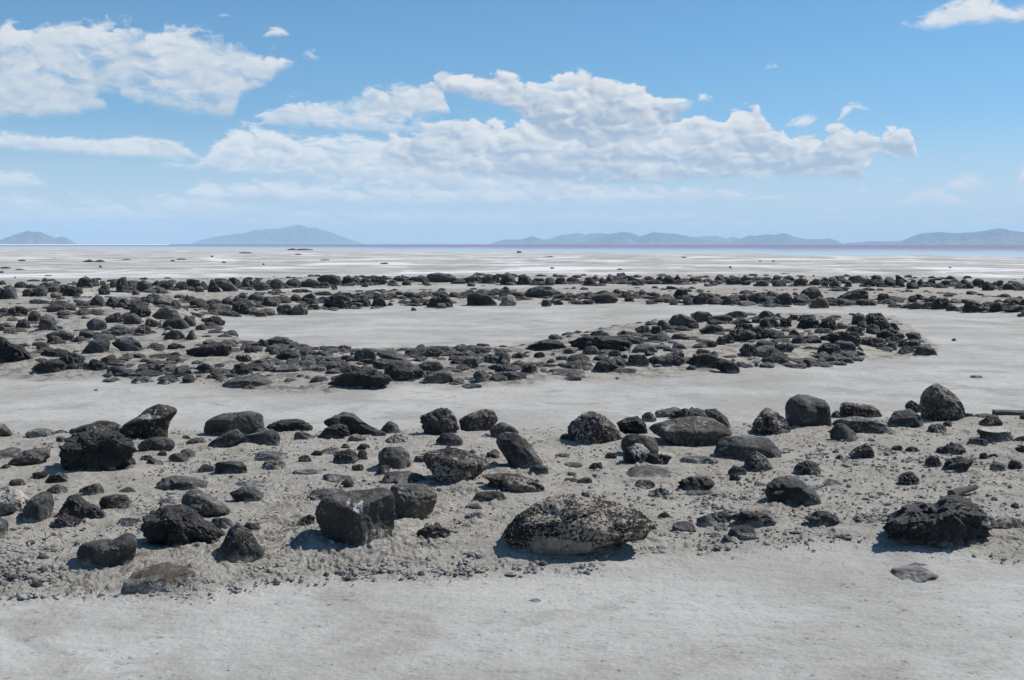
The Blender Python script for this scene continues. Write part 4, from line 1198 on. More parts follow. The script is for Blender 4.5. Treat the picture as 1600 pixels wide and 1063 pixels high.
g L 408 392 795 503 | 408,462 428,425 500,400 600,398 702,402 782,428 795,480 742,503 620,493 478,473 | broad brownish-black rock mass, the widest edging the inner salt pan | the wide brown-black mass
g A 688 398 885 453
g S 493 459 598 520
g S 648 484 727 524
g G 788 448 945 507
g A 713 367 772 404
g F 768 384 842 407
g G 808 337 912 387
g F 868 311 947 340
g A 903 339 972 402
g S 938 304 1032 372
g G 878 384 1024 437
g G 1003 267 1194 357 | 1003,320 1030,280 1080,267 1150,290 1194,325 1170,350 1060,357 | big grey boulder at the start of the rock pile edging the salt pan | the big grey boulder of the pile
g G 1018 384 1127 427
g S 1043 339 1132 372
g A 1118 319 1192 362
g S 1133 250 1274 322 | 1133,275 1180,252 1250,258 1274,285 1240,310 1180,322 | dark smooth boulder beside the big grey boulder of the pile
g S 1253 274 1392 322
g G 1233 299 1347 334
g A 1188 331 1342 392
g S 1348 251 1478 297 | | dark flat-topped boulder on the skyline of the rock pile
g A 1378 289 1502 332
g A 1398 319 1522 372
g L 1363 348 1535 442 | | black cratered lava rock inside the rock pile | the cratered lava rock
g A 1503 279 1562 332
g S 1543 249 1622 302
g L 1548 294 1622 372
g L 1503 344 1572 422
g A 1548 364 1632 432
g A 1193 421 1304 470
g A 1288 399 1352 457
g A 1323 387 1402 450
g S 1028 441 1120 484 | | small smooth black stone alone on sand below the rock pile
g S 928 444 1002 472
g A 973 464 1032 497
g A 863 484 912 522
g S -5 498 67 577
g A 73 494 182 537
g A 203 494 277 534
g A 333 517 402 552
g S 283 534 332 567
g A 383 509 547 560
g A 362 546 563 602 | | long low black rock like a plank, before the wide brown-black mass
g A 543 526 719 622 | 543,610 580,555 640,526 690,550 719,590 640,622 | black faceted rock with a pointed top, near edge of the middle bank | the black faceted rock
g A 648 524 767 592
g A 758 509 894 592
g A 718 507 767 537
g A 878 519 962 577
g A 915 512 1114 590 | 915,530 980,520 1050,512 1095,530 1114,570 1040,590 950,575 | dark broad-shouldered rock in the middle bank, past the black faceted rock | the broad-shouldered rock
g S 1018 489 1102 547
g A 1108 499 1338 592 | | dark sloping rock leading to the boulder like a lowered head
g A 1168 477 1262 517
g L 1266 536 1438 632 | 1266,562 1340,536 1402,553 1433,590 1438,628 1370,613 1298,597 | dark boulder like a lowered head, nearest the salt path | the lowered-head boulder
g L 117 560 234 634 | 117,615 150,575 190,560 225,590 234,625 180,634 | black three-cornered rock at the near edge, below the turtle-shell rock | the black three-cornered rock
g S -5 539 62 592
g F -5 579 112 612
g G -10 609 142 672
g F 313 597 512 642
g B 243 589 287 617
g A 1428 443 1533 532 | | dark peaked rock leaning on a white boulder
g W 1493 463 1594 537 | 1493,520 1510,480 1560,463 1594,475 1590,530 1530,537 | smooth white boulder among the black ones, below the rock pile | the smooth white boulder
g S 1528 424 1622 472
# --- rock pile at the end of the middle bank
h G 18 249 117 292
h L 26 286 148 367 | | black craggy boulder in the rock pile, before a grey flat one | the craggy boulder
h L -30 339 62 432
h A 108 264 162 302
h A 143 289 222 357
h A 188 271 257 310
h A 248 271 362 317
h A 243 288 402 364 | 243,345 270,300 330,288 380,310 402,355 310,364 | broad black rock with a wavy top in the rock pile | the wavy-topped rock
h L 378 283 498 374 | | black humped lava rock beside the broad wavy-topped rock
h S 478 321 547 360
h F 353 349 432 392
h A 28 369 192 432
h A 198 358 267 412
h A 208 399 302 450
h A 303 397 400 450
h A 378 394 452 432
h S 570 260 660 342 | 570,325 580,275 615,260 650,275 660,320 620,342 | knob of black rock topping the pile's high end | the knob topping the pile
h L 648 260 825 372 | 648,300 690,265 750,262 790,310 825,350 760,372 680,350 | long black rock sloping from the knob topping the pile
h A 653 262 777 322
h A 538 339 652 402
h A 598 309 662 372
h S 658 329 742 392
h L 718 349 895 432 | | black rough rock on the descending end of the pile
h A 778 319 862 382
h A 428 373 640 464 | 428,387 500,373 602,376 640,420 612,464 500,447 433,432 | long dark block with a sharp upper edge, propped in front of the pile | the sharp-edged block
h S 468 427 602 494 | | smooth rounded dark stone under the sharp-edged block
h A 368 444 522 522
h A 628 404 787 472
h A 768 399 862 447
h A 773 439 847 490
h A 853 417 917 472
h S 888 376 1004 434 | 888,390 930,376 980,385 1004,430 940,432 | grey smooth rock at the tail of the pile, overlooking the salt path
h A 908 424 987 477
h A 848 457 957 517
h S 946 453 1098 524 | 946,500 965,460 1020,453 1070,480 1098,518 1030,524 970,522 | dark smooth two-faced boulder ending the pile, last stone before open salt | the last boulder of the pile
h A 598 464 647 497
h A 498 484 567 522
h A 448 499 492 537
h A 3 429 112 477
h A 113 443 235 502
h A 38 468 216 574 | 38,540 60,490 110,468 170,500 216,555 150,574 60,565 | big dark slanting rock beside the smooth white boulder | the slanting rock by the white boulder
h A 283 538 348 590 | | small black pointed stone on sand at the near edge, below the pile
h S 223 539 262 567
h S 363 534 422 562
h A 388 489 442 522
h F 438 554 482 572
h F 608 524 652 547
h W -5 549 22 587
h F 538 547 572 563
# --- last line, right
h A -5 51 57 77
h A 8 71 77 107
h S 43 47 102 77
h S 103 37 157 77
h S 98 64 188 107
h S 158 39 243 77 | | smooth black hood-shaped boulder in the last line | the hood-shaped boulder
h A 223 47 317 106
h A 318 59 387 100
h A 383 51 442 92
h A 393 77 437 114
h A 438 63 511 110 | | square black rock on the near side of the last line, past the hood-shaped boulder
h S 433 49 482 77
h S 478 44 537 77
h B 538 38 673 87 | 538,80 560,48 620,38 660,55 673,82 600,87 | wide brownish boulder in the last line beside a tilted black one | the wide brownish boulder
h A 528 74 577 110
h A 643 57 732 107
h S 683 36 758 80 | | tilted black boulder poking above the last line, past the wide brownish boulder
h A 723 81 762 110
h A 758 47 837 107
h A 828 63 892 112
h A 833 33 927 82 | 833,38 850,36 927,75 880,82 838,70 | thin black rock like a beak pointing up from the last line | the beak-like rock
h A 898 64 978 122 front | | dark rock with a small white front, near side of the last line
h A 958 61 1012 110
h A 1008 59 1077 102
h F 1073 89 1127 117
h A 1103 67 1162 107
h A 1158 59 1217 87
h S 1208 61 1272 102
h K 1193 84 1252 120
h A 1253 77 1302 120
h S 1293 57 1372 107 | | domed dark boulder in the last line, beside a black ragged one
h L 1348 74 1428 132 | | black ragged rock on the near side of the last line toward its end | the ragged rock ending the last line
h A 1408 67 1482 107
h A 1468 84 1542 127
h A 1508 77 1602 112
h A 1563 94 1642 130
# --- second-last line, right
h A -5 144 32 207
h S 18 139 77 167
h A 43 164 117 207
h S 88 141 152 172
h A 113 143 233 220 | | dark blocky rock in the second-last line, just before the high black hump
h S 252 106 409 187 | 252,165 280,130 330,106 380,120 409,165 350,187 280,185 | high black hump of rock in the second-last line, the tallest there | the high black hump
h B 228 149 332 214
h S 316 163 444 237 | 316,230 340,190 380,165 430,180 444,222 380,237 | rounded brown-black boulder in front of the high black hump
h A 474 119 677 190 | 474,172 540,140 620,119 674,130 677,175 620,190 560,182 | black slab tilted like an anvil on the second-last line | the anvil-like slab
h F 443 174 602 222
h F 593 179 722 222
h A 722 143 810 197 | | lone black blocky rock in the second-last line, past the anvil-like slab | the lone blocky rock
h F 793 204 867 233
h F 818 167 857 192
h A 906 158 967 202
h A 938 149 1017 187
h S 913 194 1002 242
h S 883 209 927 237
h A 1008 167 1102 217
h A 1048 171 1165 242 | | humped black rock in the second-last line, on the near side of its gap | the humped rock before the gap
h A 1133 214 1202 252
h F 1148 187 1192 206
h L 1222 183 1415 265 | 1222,262 1245,205 1290,183 1340,205 1415,245 1380,262 1290,260 | long black rock like a crouching beast near the end of the second-last line | the crouching rock
h A 1398 199 1472 260
h A 1418 181 1472 217
h A 1473 179 1567 210
h A 1468 219 1642 260
h A 1578 174 1642 227
h A 1558 259 1642 287
h S 73 204 107 224
h F 1278 635 1355 651
# --- lone stones on the open salt
h A 1168 414 1200 431 | | tiny dark stone alone on the open salt past the rock pile
e S 560 716 586 729 | | tiny dark pebble alone on the pale salt path before the creeping lava rock
# --- dark lumps far out on the flats
i F 108 250 152 261
i F 493 250 560 266
i F 555 252 627 266
i F 588 284 607 299
i F 1016 250 1042 263
i F 1050 243 1108 252
i F 0 293 66 305
i F 78 304 152 315
i F -10 317 22 332
i F 1318 260 1348 271
i F 82 352 96 362
i F 720 246 780 254
i F 1420 206 1500 214
i F 1252 226 1270 236
i F 260 342 310 350
j F 184 183 250 194
j F 240 185 342 196
j F 38 272 52 283
j F 738 268 792 278
j F 1553 199 1582 210
j F 230 215 276 223
j F 380 249 440 257
k F 303 295 328 306
k F 103 199 132 211
k F 1366 289 1386 301
k F 1083 232 1117 240
k F 700 303 736 312
k F 260 230 330 238
l F 20 255 40 262
l F 98 255 118 264
l F 150 330 210 340
l F 340 342 356 350
l F 1150 294 1170 303
'''

# ------------------------------------------------------------------ read the table, keep the 300 that show largest as things
ORIG = dict(a=(0, 580, 2.798), b=(400, 580, 2.798), c=(750, 580, 2.798), d=(1100, 580, 2.798),
            e=(0, 420, 3.8095), f=(380, 420, 3.8095), g=(780, 420, 3.8095), h=(1180, 420, 3.8095),
            i=(0, 340, 3.8095), j=(400, 340, 3.8095), k=(780, 340, 3.8095), l=(1180, 340, 3.8095))
ROCKS = []
for line in TABLE.strip().splitlines():
    line = line.strip()
    if not line or line.startswith('#'):
        continue
    f = [q.strip() for q in line.split('|')]
    hd = f[0].split()
    ox, oy, sc = ORIG[hd[0]]
    nums = [float(v) for v in hd[2:6]]
    box = (ox + nums[0] / sc, oy + nums[1] / sc, ox + nums[2] / sc, oy + nums[3] / sc)
    poly = None
    if len(f) > 1 and f[1]:
        q = [float(v) for v in f[1].replace(',', ' ').split()]
        poly = [(ox + q[k] / sc, oy + q[k + 1] / sc) for k in range(0, len(q), 2)]
        xs, ys = [p[0] for p in poly], [p[1] for p in poly]
        box = (min(xs), min(ys), max(xs), max(ys))
    ROCKS.append(dict(src=hd[0], kind=hd[1][0], box=box, poly=poly, label=f[2] if len(f) > 2 and f[2] else None,
                      lm=f[3] if len(f) > 3 and f[3] else None, opt=hd[6] if len(hd) > 6 else '', seed=len(ROCKS) + 100))
def seen_area(r):
    x0, y0, x1, y1 = r['box']
    return max(0, min(x1, 1600) - max(x0, 0)) * (y1 - y0)
order = sorted(ROCKS, key=lambda r: -(seen_area(r) + (1e6 if r['label'] else 0)))
for n_, r in enumerate(order):
    r['single'] = n_ < 298
def row_of(r):
    x0, y0, x1, y1 = r['box']
    if r['src'] in 'abcd': return 'front'
    if r['src'] in 'ijkl': return 'flats'
    A, D = ground_pt((x0 + x1) / 2, y1)
    if D > np.interp(A, *ARMS['third'][1]) * 1.01: return 'far'
    if D > np.interp(A, *ARMS['middle'][1]) * 1.0 and y1 < 500: return 'third'
    return 'middle'
for r in ROCKS:
    r['row'] = row_of(r)
GROUPS = {'front': 'stones strewn over the nearest sandy bank', 'middle': 'stones of the middle rock bank',
          'third': 'stones of the second-last rock line', 'far': 'stones of the last rock line before the flats', 'flats': 'dark lumps on the open flats'}
LOOK = dict(T='pale-topped', C='angular', P='low flat', S='smooth', A='angular', L='black pitted', F='low flat', B='brownish', K='pale-speckled', G='grey', W='pale crusted')
# every stone without a label of its own is described by what it lies next to
ORD = ['', 'second ', 'third ', 'fourth ', 'fifth ', 'sixth ', 'seventh ', 'eighth ', 'ninth ', 'tenth ', 'eleventh ', 'twelfth ']
buckets = {}
for r in ROCKS:
    if r['label'] or not r['single']:
        continue
    x0, y0, x1, y1 = r['box']
    cx = (x0 + x1) / 2
    best = None
    for q in ROCKS:
        if not q['lm'] or q['row'] != r['row']:
            continue
        qx = (q['box'][0] + q['box'][2]) / 2
        dx, dy = cx - qx, y1 - q['box'][3]
        ky = 1.6 if r['row'] in ('front', 'middle') else 4.0
        dd = math.hypot(dx, dy * ky)
        if best is None or dd < best[0]:
            way = ('to the right of' if dx > 0 else 'to the left of') if abs(dx) > abs(dy) * ky * 0.9 else ('in front of' if dy > 0 else 'behind')
            best = (dd, way, q['lm'])
    wm = (x1 - x0) / FPX * ground_pt(cx, y1)[1]
    size = 'small ' if wm < 0.24 else 'big ' if wm > 0.6 else ''
    r['phrase'] = (size + LOOK[r['kind']], best[1], best[2])
    buckets.setdefault(r['phrase'], []).append((best[0], r))
for (look, way, lm), lst in buckets.items():
    lst.sort(key=lambda v: v[0])
    for k_, (_, r) in enumerate(lst):
        r['label'] = f"{look} stone, {ORD[min(k_, 11)]}{way} {lm}".replace('stone, to', 'stone just to').replace('stone, behind', 'stone just behind').replace('stone, in', 'stone just in')

FEET, LOOSE = [], {}
for r in ROCKS:
    x0, y0, x1, y1 = r['box']
    W, F, base, foot = make_rock(r['kind'], r['box'], r['poly'], r['seed'], None, 'rock')
    FEET.append((base, foot))
    if r['single']:
        wm = 2 * foot[3]
        nm = 'flat_rock' if r['kind'] == 'F' else 'boulder' if wm > 0.42 else 'stone'
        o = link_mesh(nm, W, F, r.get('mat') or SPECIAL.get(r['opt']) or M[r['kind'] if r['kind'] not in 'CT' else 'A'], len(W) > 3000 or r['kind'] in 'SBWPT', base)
        tag(o, r['label'], {'flat_rock': 'flat rock', 'boulder': 'boulder', 'stone': 'stone'}[nm], GROUPS[r['row']])
    else:
        v, fc, n_ = LOOSE.setdefault(r['kind'], ([], [], [0]))
        v.append(W + base); fc.append(F + n_[0]); n_[0] += len(W)
# the rest of the stones: one object of stuff
allv, allf, mats, off = [], [], [], 0
for kd, (v, fc, n_) in LOOSE.items():
    v, fc = np.concatenate(v), np.concatenate(fc)
    allv.append(v); allf.append(fc + off); mats.append((kd, len(fc))); off += len(v)
rng = np.random.default_rng(5)
V2, F2 = ico(2)
def litter(px, py, size, squash=0.55):
    x, y, D = hit(px, py)
    d_ = 0.25 * fbm(V2 * 1.6 + rng.uniform(0, 90, 3), 2)
    P = V2 * (1 + d_)[:, None] * [size * rng.uniform(.8, 1.5), size * rng.uniform(.7, 1.2), size * squash * rng.uniform(.7, 1.2)]
    c_, s_ = math.cos(rng.uniform(0, 6.28)), math.sin(rng.uniform(0, 6.28))
    return P + [x, y, float(lie([x], [y])[0]) + 0.15 * size]
extra = {}
PLACED = {k_: [(f_[0], f_[1][3]) for r_, f_ in zip(ROCKS, FEET) if r_['row'] == k_] for k_ in ('middle', 'third', 'far')}
for arm, cnt, lo_, hi_ in (('middle', 3300, 0.015, 0.115), ('third', 2800, 0.03, 0.17), ('far', 2800, 0.04, 0.20)):
    (la, ld), (ha, hd_), _ = ARMS[arm]
    for q_ in range(cnt):
        if q_ % 4:      # rubble gathers round the bigger stones
            bs, sw_ = PLACED[arm][int(rng.integers(len(PLACED[arm])))]
            x, y = bs[0] + rng.normal() * (sw_ * 0.7 + 0.12), bs[1] + rng.normal() * (sw_ * 0.6 + 0.15)
            D, A = math.hypot(x, y), math.atan2(x, y)
        else:
            A = math.radians(rng.uniform(-25, 25))
            dn, df = np.interp(A, la, ld), np.interp(A, ha, hd_)
            if df - dn < 0.5 or (arm == 'middle' and A > 0.33):
                continue
            D = dn + (df - dn) * rng.uniform(0.06, 0.85 if arm == 'middle' else 0.55)
            x, y = D * math.sin(A), D * math.cos(A)
        if lie([x], [y], True)[1][arm][0] < 0.35:
            continue
        size = lo_ + (hi_ - lo_) * rng.random() ** 2.2
        if fbm(np.array([[x * 0.8, y * 0.5, 4.0]]), 2)[0] < rng.uniform(-0.5, 0.35):
            continue
        sh_, _ = rock_shape('A', 4 if size > 0.12 else 3, rng, size)
        ek = 'AFGLA'[int(rng.integers(5))]
        P = sh_ * [size * rng.uniform(.8, 1.6), size * rng.uniform(.7, 1.2), size * rng.uniform(.32, .75)]
        extra.setdefault((ek, len(P)), []).append(P + [x, y, float(lie([x], [y])[0]) + 0.05 * size])
for (ek, nv), lst in extra.items():
    fe = ico({42: 2, 162: 3, 642: 4}[nv])[1]
    fc = np.concatenate([fe + k_ * nv for k_ in range(len(lst))])
    allv.append(np.concatenate(lst)); allf.append(fc + off); mats.append((ek, len(fc))); off += nv * len(lst)
ot = link_mesh('small_stones', np.concatenate(allv), np.concatenate(allf), None, False)
idx_, k_ = [], 0
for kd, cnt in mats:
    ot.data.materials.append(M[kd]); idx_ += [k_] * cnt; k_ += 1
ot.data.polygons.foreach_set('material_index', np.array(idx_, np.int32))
tag(ot, 'countless smaller dark stones strewn between the boulders of the rock banks', 'small stones', None, 'stuff')

# ------------------------------------------------------------------ the ground: one sheet from underfoot to the horizon
px_rows = np.concatenate([np.arange(2600, 1100, -40.0), np.arange(1100, 620, -0.62), np.arange(620, 470, -0.85), np.arange(470, 388, -0.8)])
Drow = np.concatenate([[0.25], CAM_H / np.tan(PITCH + np.arctan((px_rows - 531.5) / FPX)), [520, 640, 800, 1100, 1700, 3000, 6000, 10000, 13500]])
fine_az = np.radians(np.arange(-26.0, 26.01, 0.05))
side = np.radians(np.arange(26.15, 38, 0.14))
rest = np.radians(np.arange(42, 319, 6.0))
Acol = np.concatenate([fine_az, side, rest, 2 * math.pi - side[::-1]])
na, nr = len(Acol), len(Drow)
AA, DD = np.meshgrid(Acol, Drow)
X, Y = (DD * np.sin(AA)).ravel(), (DD * np.cos(AA)).ravel()
h, masks, A_, D_, nn = lie(X, Y, True)
rub = np.zeros_like(h)
for k_ in ARMS:
    rub = np.maximum(rub, masks[k_])
P3 = np.stack([X, Y, np.zeros_like(X)], 1)
near = D_ < 45
Pn, rb, Dn = P3[near], rub[near], D_[near]
pat = sm(fbm(Pn * 0.8 + 4.2, 3), -0.35, 0.55)
fd = lambda a, b: 1 - sm(Dn, a, b)
# lumpy, trampled sand with patches of broken mud crust; fine wind-flattened crust on the flats
lump = 0.012 * fbm(Pn * 3.6 + 1.1, 3)
An = A_[near]
edge_lo = np.interp(An, *ARMS['front'][0])
crusty = np.clip(pat * 0.8 + 0.9 * sm(edge_lo + 1.3 - Dn, 0, 1.0) * sm(-An, -0.25, 0.20) - 0.22, 0, 1)
warpn = np.stack([fbm(Pn * 7.0 + 40, 2), fbm(Pn * 7.0 + 60, 2), np.zeros(len(Pn))], 1) * 0.06
f1 = fbm((Pn + warpn) * [10.0, 8.0, 1.0] + 7.7, 5, 0.62)
f2 = fbm((Pn + warpn) * [30.0, 22.0, 1.0] + 3.1, 2)
thr = 0.62 - 0.72 * crusty
cl = sm(f1, thr, thr + 0.22)
clod = cl * (0.008 + 0.007 * np.clip(f2, -0.6, 0.6))
crumb = sm(f2, thr + 0.1, thr + 0.3) * 0.005 * fd(10, 15)
clodc = np.zeros_like(rub)
clodc[near] = cl * sm(f2, 0.25, -0.15)
dz = rb * (lump + clod + crumb + 0.0015 * f2 + 0.0015 * fbm(Pn * [62.0, 45.0, 1.0] + 5.5, 2) * fd(8, 14) + 0.0025 * fbm(Pn * [14.0, 9.0, 1.0] + 21.0, 3, 0.6, True) * (0.4 + crusty))
ripple = 0.0045 * fbm(Pn * [6.0, 11.0, 1.0] + 2.2, 3) * (1 - rb) + 0.0016 * perlin(Pn * 40.0) * fd(8, 14)
h[near] += dz + ripple
farm = sm(D_, 40, 70)
h += farm * (1 - sm(D_, 300, 420)) * 0.045 * np.maximum(0, fbm(P3 * 0.22, 3) + 0.1)
# sand banked round the foot of each stone, scoured a little on the near side
for base, (gx, gy, D, sw, a, b) in FEET:
    if D > 26: continue
    R = 2.2 * max(sw, a)
    s_ = np.nonzero((np.abs(X - base[0]) < R) & (np.abs(Y - base[1]) < R))[0]
    if len(s_) == 0: continue
    u = np.hypot((X[s_] - base[0]) / (sw * 1.15), (Y[s_] - base[1]) / (a * 1.15))
    h[s_] += min(0.24 * b, 0.05) * np.exp(-((u - 0.95) / 0.42) ** 2) * (0.6 + 0.5 * nn[s_])
idx = np.arange(na * nr).reshape(nr, na)
q0, q1 = idx[:-1], idx[1:]
faces = np.stack([q0, np.roll(q0, -1, 1), np.roll(q1, -1, 1), q1], 2).reshape(-1, 4)
verts = np.concatenate([np.stack([X, Y, h], 1)])
g = link_mesh('ground', verts, faces[:, ::-1], GROUND)
set_attr(g, 'rubble', rub)
set_attr(g, 'clod', clodc)
set_attr(g, 'mid', np.maximum(masks['middle'], np.maximum(masks['third'], masks['far'])))
tl = np.interp(A_, *TAN[0]); th = np.interp(A_, *TAN[1])
set_attr(g, 'tan', sm(np.minimum(D_ - tl, th - D_) + nn * 1.2, -2.0, 2.5) * sm(A_, 0.0, 0.08) * (th > tl))
farhi = np.interp(A_, *ARMS['far'][1])
set_attr(g, 'far', sm(D_ + nn * 2.0, farhi - 2, farhi + 9))
tag(g, kind='structure')

# ------------------------------------------------------------------ crumbs of mud and grit on the rubble ground
def crumbs(name, count, mat, lo_, hi_, label, seed, ycap):
    rng = np.random.default_rng(seed)
    V1, F1 = ico(2)
    vs, k_ = [], 0
    pxs, pys = rng.uniform(-80, 1680, count * 3), rng.uniform(650, ycap, count * 3)
    pts = np.array([ray(a_, b_) for a_, b_ in zip(pxs, pys)])
    kk = -(CAM_H - 0.06) / pts[:, 2]
    xs, ys = pts[:, 0] * kk, pts[:, 1] * kk
    hh, mk, A1, D1, _ = lie(xs, ys, True)
    pt = sm(fbm(np.stack([xs, ys, 0 * xs], 1) * 1.4 + 4.2, 3), -0.3, 0.6)
    keep = np.nonzero(rng.random(len(xs)) < mk['front'] * (0.16 + 0.84 * pt ** 2))[0][:count]
    out = []
    for j in keep:
        s_ = lo_ + (hi_ - lo_) * rng.random() ** 3
        if len(out) % 5 == 0:
            sh_ = rock_shape('A', 2, rng, s_)[0]
        out.append(sh_ * [s_ * rng.uniform(.8, 1.5), s_ * rng.uniform(.8, 1.5), s_ * rng.uniform(.45, .85)] + [xs[j], ys[j], hh[j] + 0.008])
    o = link_mesh(name, np.concatenate(out), np.concatenate([F1 + q * len(V1) for q in range(len(out))]), mat)
    tag(o, label, None, None, 'stuff')
MUD, t = new_mat('dried_mud')
geo = t.n('ShaderNodeNewGeometry')
mn = t.noise(geo.outputs['Position'], 30.0, 5, 0.65)
finish(t, principled(t, t.mix(t.sstep(t.noise(geo.outputs['Position'], 3.0, 3), 0.4, 0.6), t.mix(mn, (0.20, 0.185, 0.165), (0.36, 0.345, 0.32)), t.mix(mn, (0.13, 0.12, 0.11), (0.27, 0.255, 0.235))), 0.95, 0.1, t.bump(mn, 0.7, 0.01)))
crumbs('mud_crumbs', 14000, MUD, 0.003, 0.012, 'crumbs of dried grey mud littering the sand between the stones', 21, 965)
crumbs('grit', 300, M['A'], 0.003, 0.022, 'dark grit and pebbles scattered over the sandy rock bank', 22, 940)

# broken, clotted mud: crumbs heaped in ragged patches along the trampled edge of the bank
def clods(seed, patches, mat, label):
    rng = np.random.default_rng(seed)
    V1, F1 = ico(2)
    shapes = [rock_shape('A', 2, rng, 1)[0] for _ in range(24)]
    out = []
    for px, py, rx, ry, cnt in patches:
        q = rng.normal(size=(cnt, 2)) * 0.5
        pts = np.array([ray(px + rx * u, py + ry * v) for u, v in q])
        kk = -(CAM_H - 0.07) / pts[:, 2]
        xs, ys = pts[:, 0] * kk, pts[:, 1] * kk
        hh, mk = lie(xs, ys, True)[:2]
        mk = mk['front']
        cl_ = fbm(np.stack([xs, ys, 0 * xs], 1) * 6.0 + seed, 3, 0.6)
        for j in range(cnt):
            if cl_[j] < rng.uniform(-0.05, 0.40) or mk[j] < 0.5 * rng.random() + 0.3:
                continue
            s_ = 0.003 + 0.013 * rng.random() ** 2.8
            sh_ = shapes[int(rng.integers(24))]
            cr, sr = math.cos(6.28 * rng.random()), math.sin(6.28 * rng.random())
            P = sh_ * [s_ * rng.uniform(.8, 1.6), s_ * rng.uniform(.8, 1.6), s_ * rng.uniform(.5, .95)]
            P = np.stack([P[:, 0] * cr - P[:, 1] * sr, P[:, 0] * sr + P[:, 1] * cr, P[:, 2]], 1)
            out.append(P + [xs[j], ys[j], hh[j] + 0.007 + 0.018 * max(0, cl_[j]) * rng.random()])
    o = link_mesh('mud_clods', np.concatenate(out), np.concatenate([F1 + q_ * len(V1) for q_ in range(len(out))]), mat, False)
    tag(o, label, None, None, 'stuff')
clods(31, [(345, 905, 90, 36, 2600), (440, 915, 60, 26, 1100), (60, 905, 80, 55, 2200), (20, 860, 50, 40, 700), (150, 935, 60, 20, 600), (620, 890, 90, 30, 1300), (760, 880, 60, 26, 700),
           (900, 893, 110, 22, 1800), (1000, 860, 60, 30, 600), (690, 830, 70, 30, 600), (1180, 870, 90, 26, 900), (1360, 830, 70, 40, 800), (1560, 840, 60, 40, 800), (1320, 720, 130, 30, 1500),
           (1250, 760, 90, 30, 800), (1500, 730, 90, 30, 800), (1130, 790, 80, 30, 700), (880, 800, 60, 30, 400), (540, 880, 60, 20, 600), (260, 800, 60, 40, 300), (1440, 790, 80, 40, 700), (200, 870, 50, 30, 500)], MUD,
      'clotted lumps of broken grey mud along the trampled edge of the bank')

# ------------------------------------------------------------------ the lake, its salt rim and the mountains
wa = np.radians(np.arange(-78, 78.1, 0.5))
wr = np.concatenate([np.geomspace(90, 700, 60), np.geomspace(760, 13000, 24)])
A2, D2 = np.meshgrid(wa, wr)
xs, ys = (D2 * np.sin(A2)).ravel(), (D2 * np.cos(A2)).ravel()
idx = np.arange(len(wa) * len(wr)).reshape(len(wr), len(wa))
fc = np.stack([idx[:-1, :-1], idx[:-1, 1:], idx[1:, 1:], idx[1:, :-1]], 2).reshape(-1, 4)
WATER, t = new_mat('salt_lake_water')
geo = t.n('ShaderNodeNewGeometry')
dp = t.n('ShaderNodeAttribute', attribute_name='deep')
wn = t.noise(t.vscale(geo.outputs['Position'], (0.10, 0.035, 1.0)), 1.0, 5, 0.6, 0.5)
dv = t.m('ADD', dp.outputs['Fac'], t.m('MULTIPLY', t.m('SUBTRACT', wn, 0.5), 0.25))
wc = t.mix(t.sstep(dv, 0.0, 0.6), (0.36, 0.45, 0.53), (0.24, 0.275, 0.37))
wc = t.mix(t.sstep(dv, 0.35, 1.15), wc, (0.185, 0.16, 0.23))
wc = t.mix(t.m('MULTIPLY', t.sstep(t.noise(t.vscale(geo.outputs['Position'], (0.2, 0.03, 1.0)), 1.0, 4, 0.7), 0.62, 0.74), 0.35), wc, (0.6, 0.6, 0.65))
df = t.n('ShaderNodeBsdfDiffuse')
t.put(df.inputs[0], wc)
gl = t.n('ShaderNodeBsdfGlossy')
t.put(gl.inputs['Roughness'], 0.28)
t.put(gl.inputs['Normal'], t.bump(t.noise(geo.outputs['Position'], 1.6, 4, 0.6), 0.5, 0.12))
mx = t.n('ShaderNodeMixShader')
mx.inputs[0].default_value = 0.16
t.put(mx.inputs[1], df.outputs[0]); t.put(mx.inputs[2], gl.outputs[0])
finish(t, mx.outputs[0])
wt = link_mesh('water', np.stack([xs, ys, np.full_like(xs, -0.03)], 1), fc[:, ::-1], WATER)
sh = np.interp(A2.ravel(), *SHORE)
sh = sh * (1 + 0.16 * fbm(np.stack([A2.ravel() * 14, D2.ravel() * 0.01, 0 * sh], 1), 3))
set_attr(wt, 'deep', sm(np.log(D2.ravel() / sh), 0.0, 1.7))
tag(wt, kind='structure')

HILL, t = new_mat('desert_mountain')
geo = t.n('ShaderNodeNewGeometry')
hn = t.noise(geo.outputs['Position'], 0.006, 7, 0.62)
hn2 = t.noise(geo.outputs['Position'], 0.02, 5, 0.6)
hs = t.n('ShaderNodeSeparateXYZ')
t.put(hs.inputs[0], geo.outputs['Position'])
hc = t.mix(t.sstep(hn, 0.40, 0.60), (0.030, 0.031, 0.036), (0.080, 0.075, 0.072))
hc = t.mix(t.m('MULTIPLY', t.sstep(hs.outputs[2], 75, 15), t.sstep(hn2, 0.35, 0.6)), hc, (0.17, 0.14, 0.125))
finish(t, principled(t, hc, 0.95, 0.1))
SALT, t = new_mat('salt_crust')
geo = t.n('ShaderNodeNewGeometry')
finish(t, principled(t, t.mix(t.noise(geo.outputs['Position'], 0.01, 4), (0.6, 0.58, 0.56), (0.85, 0.84, 0.83)), 0.9, 0.2))

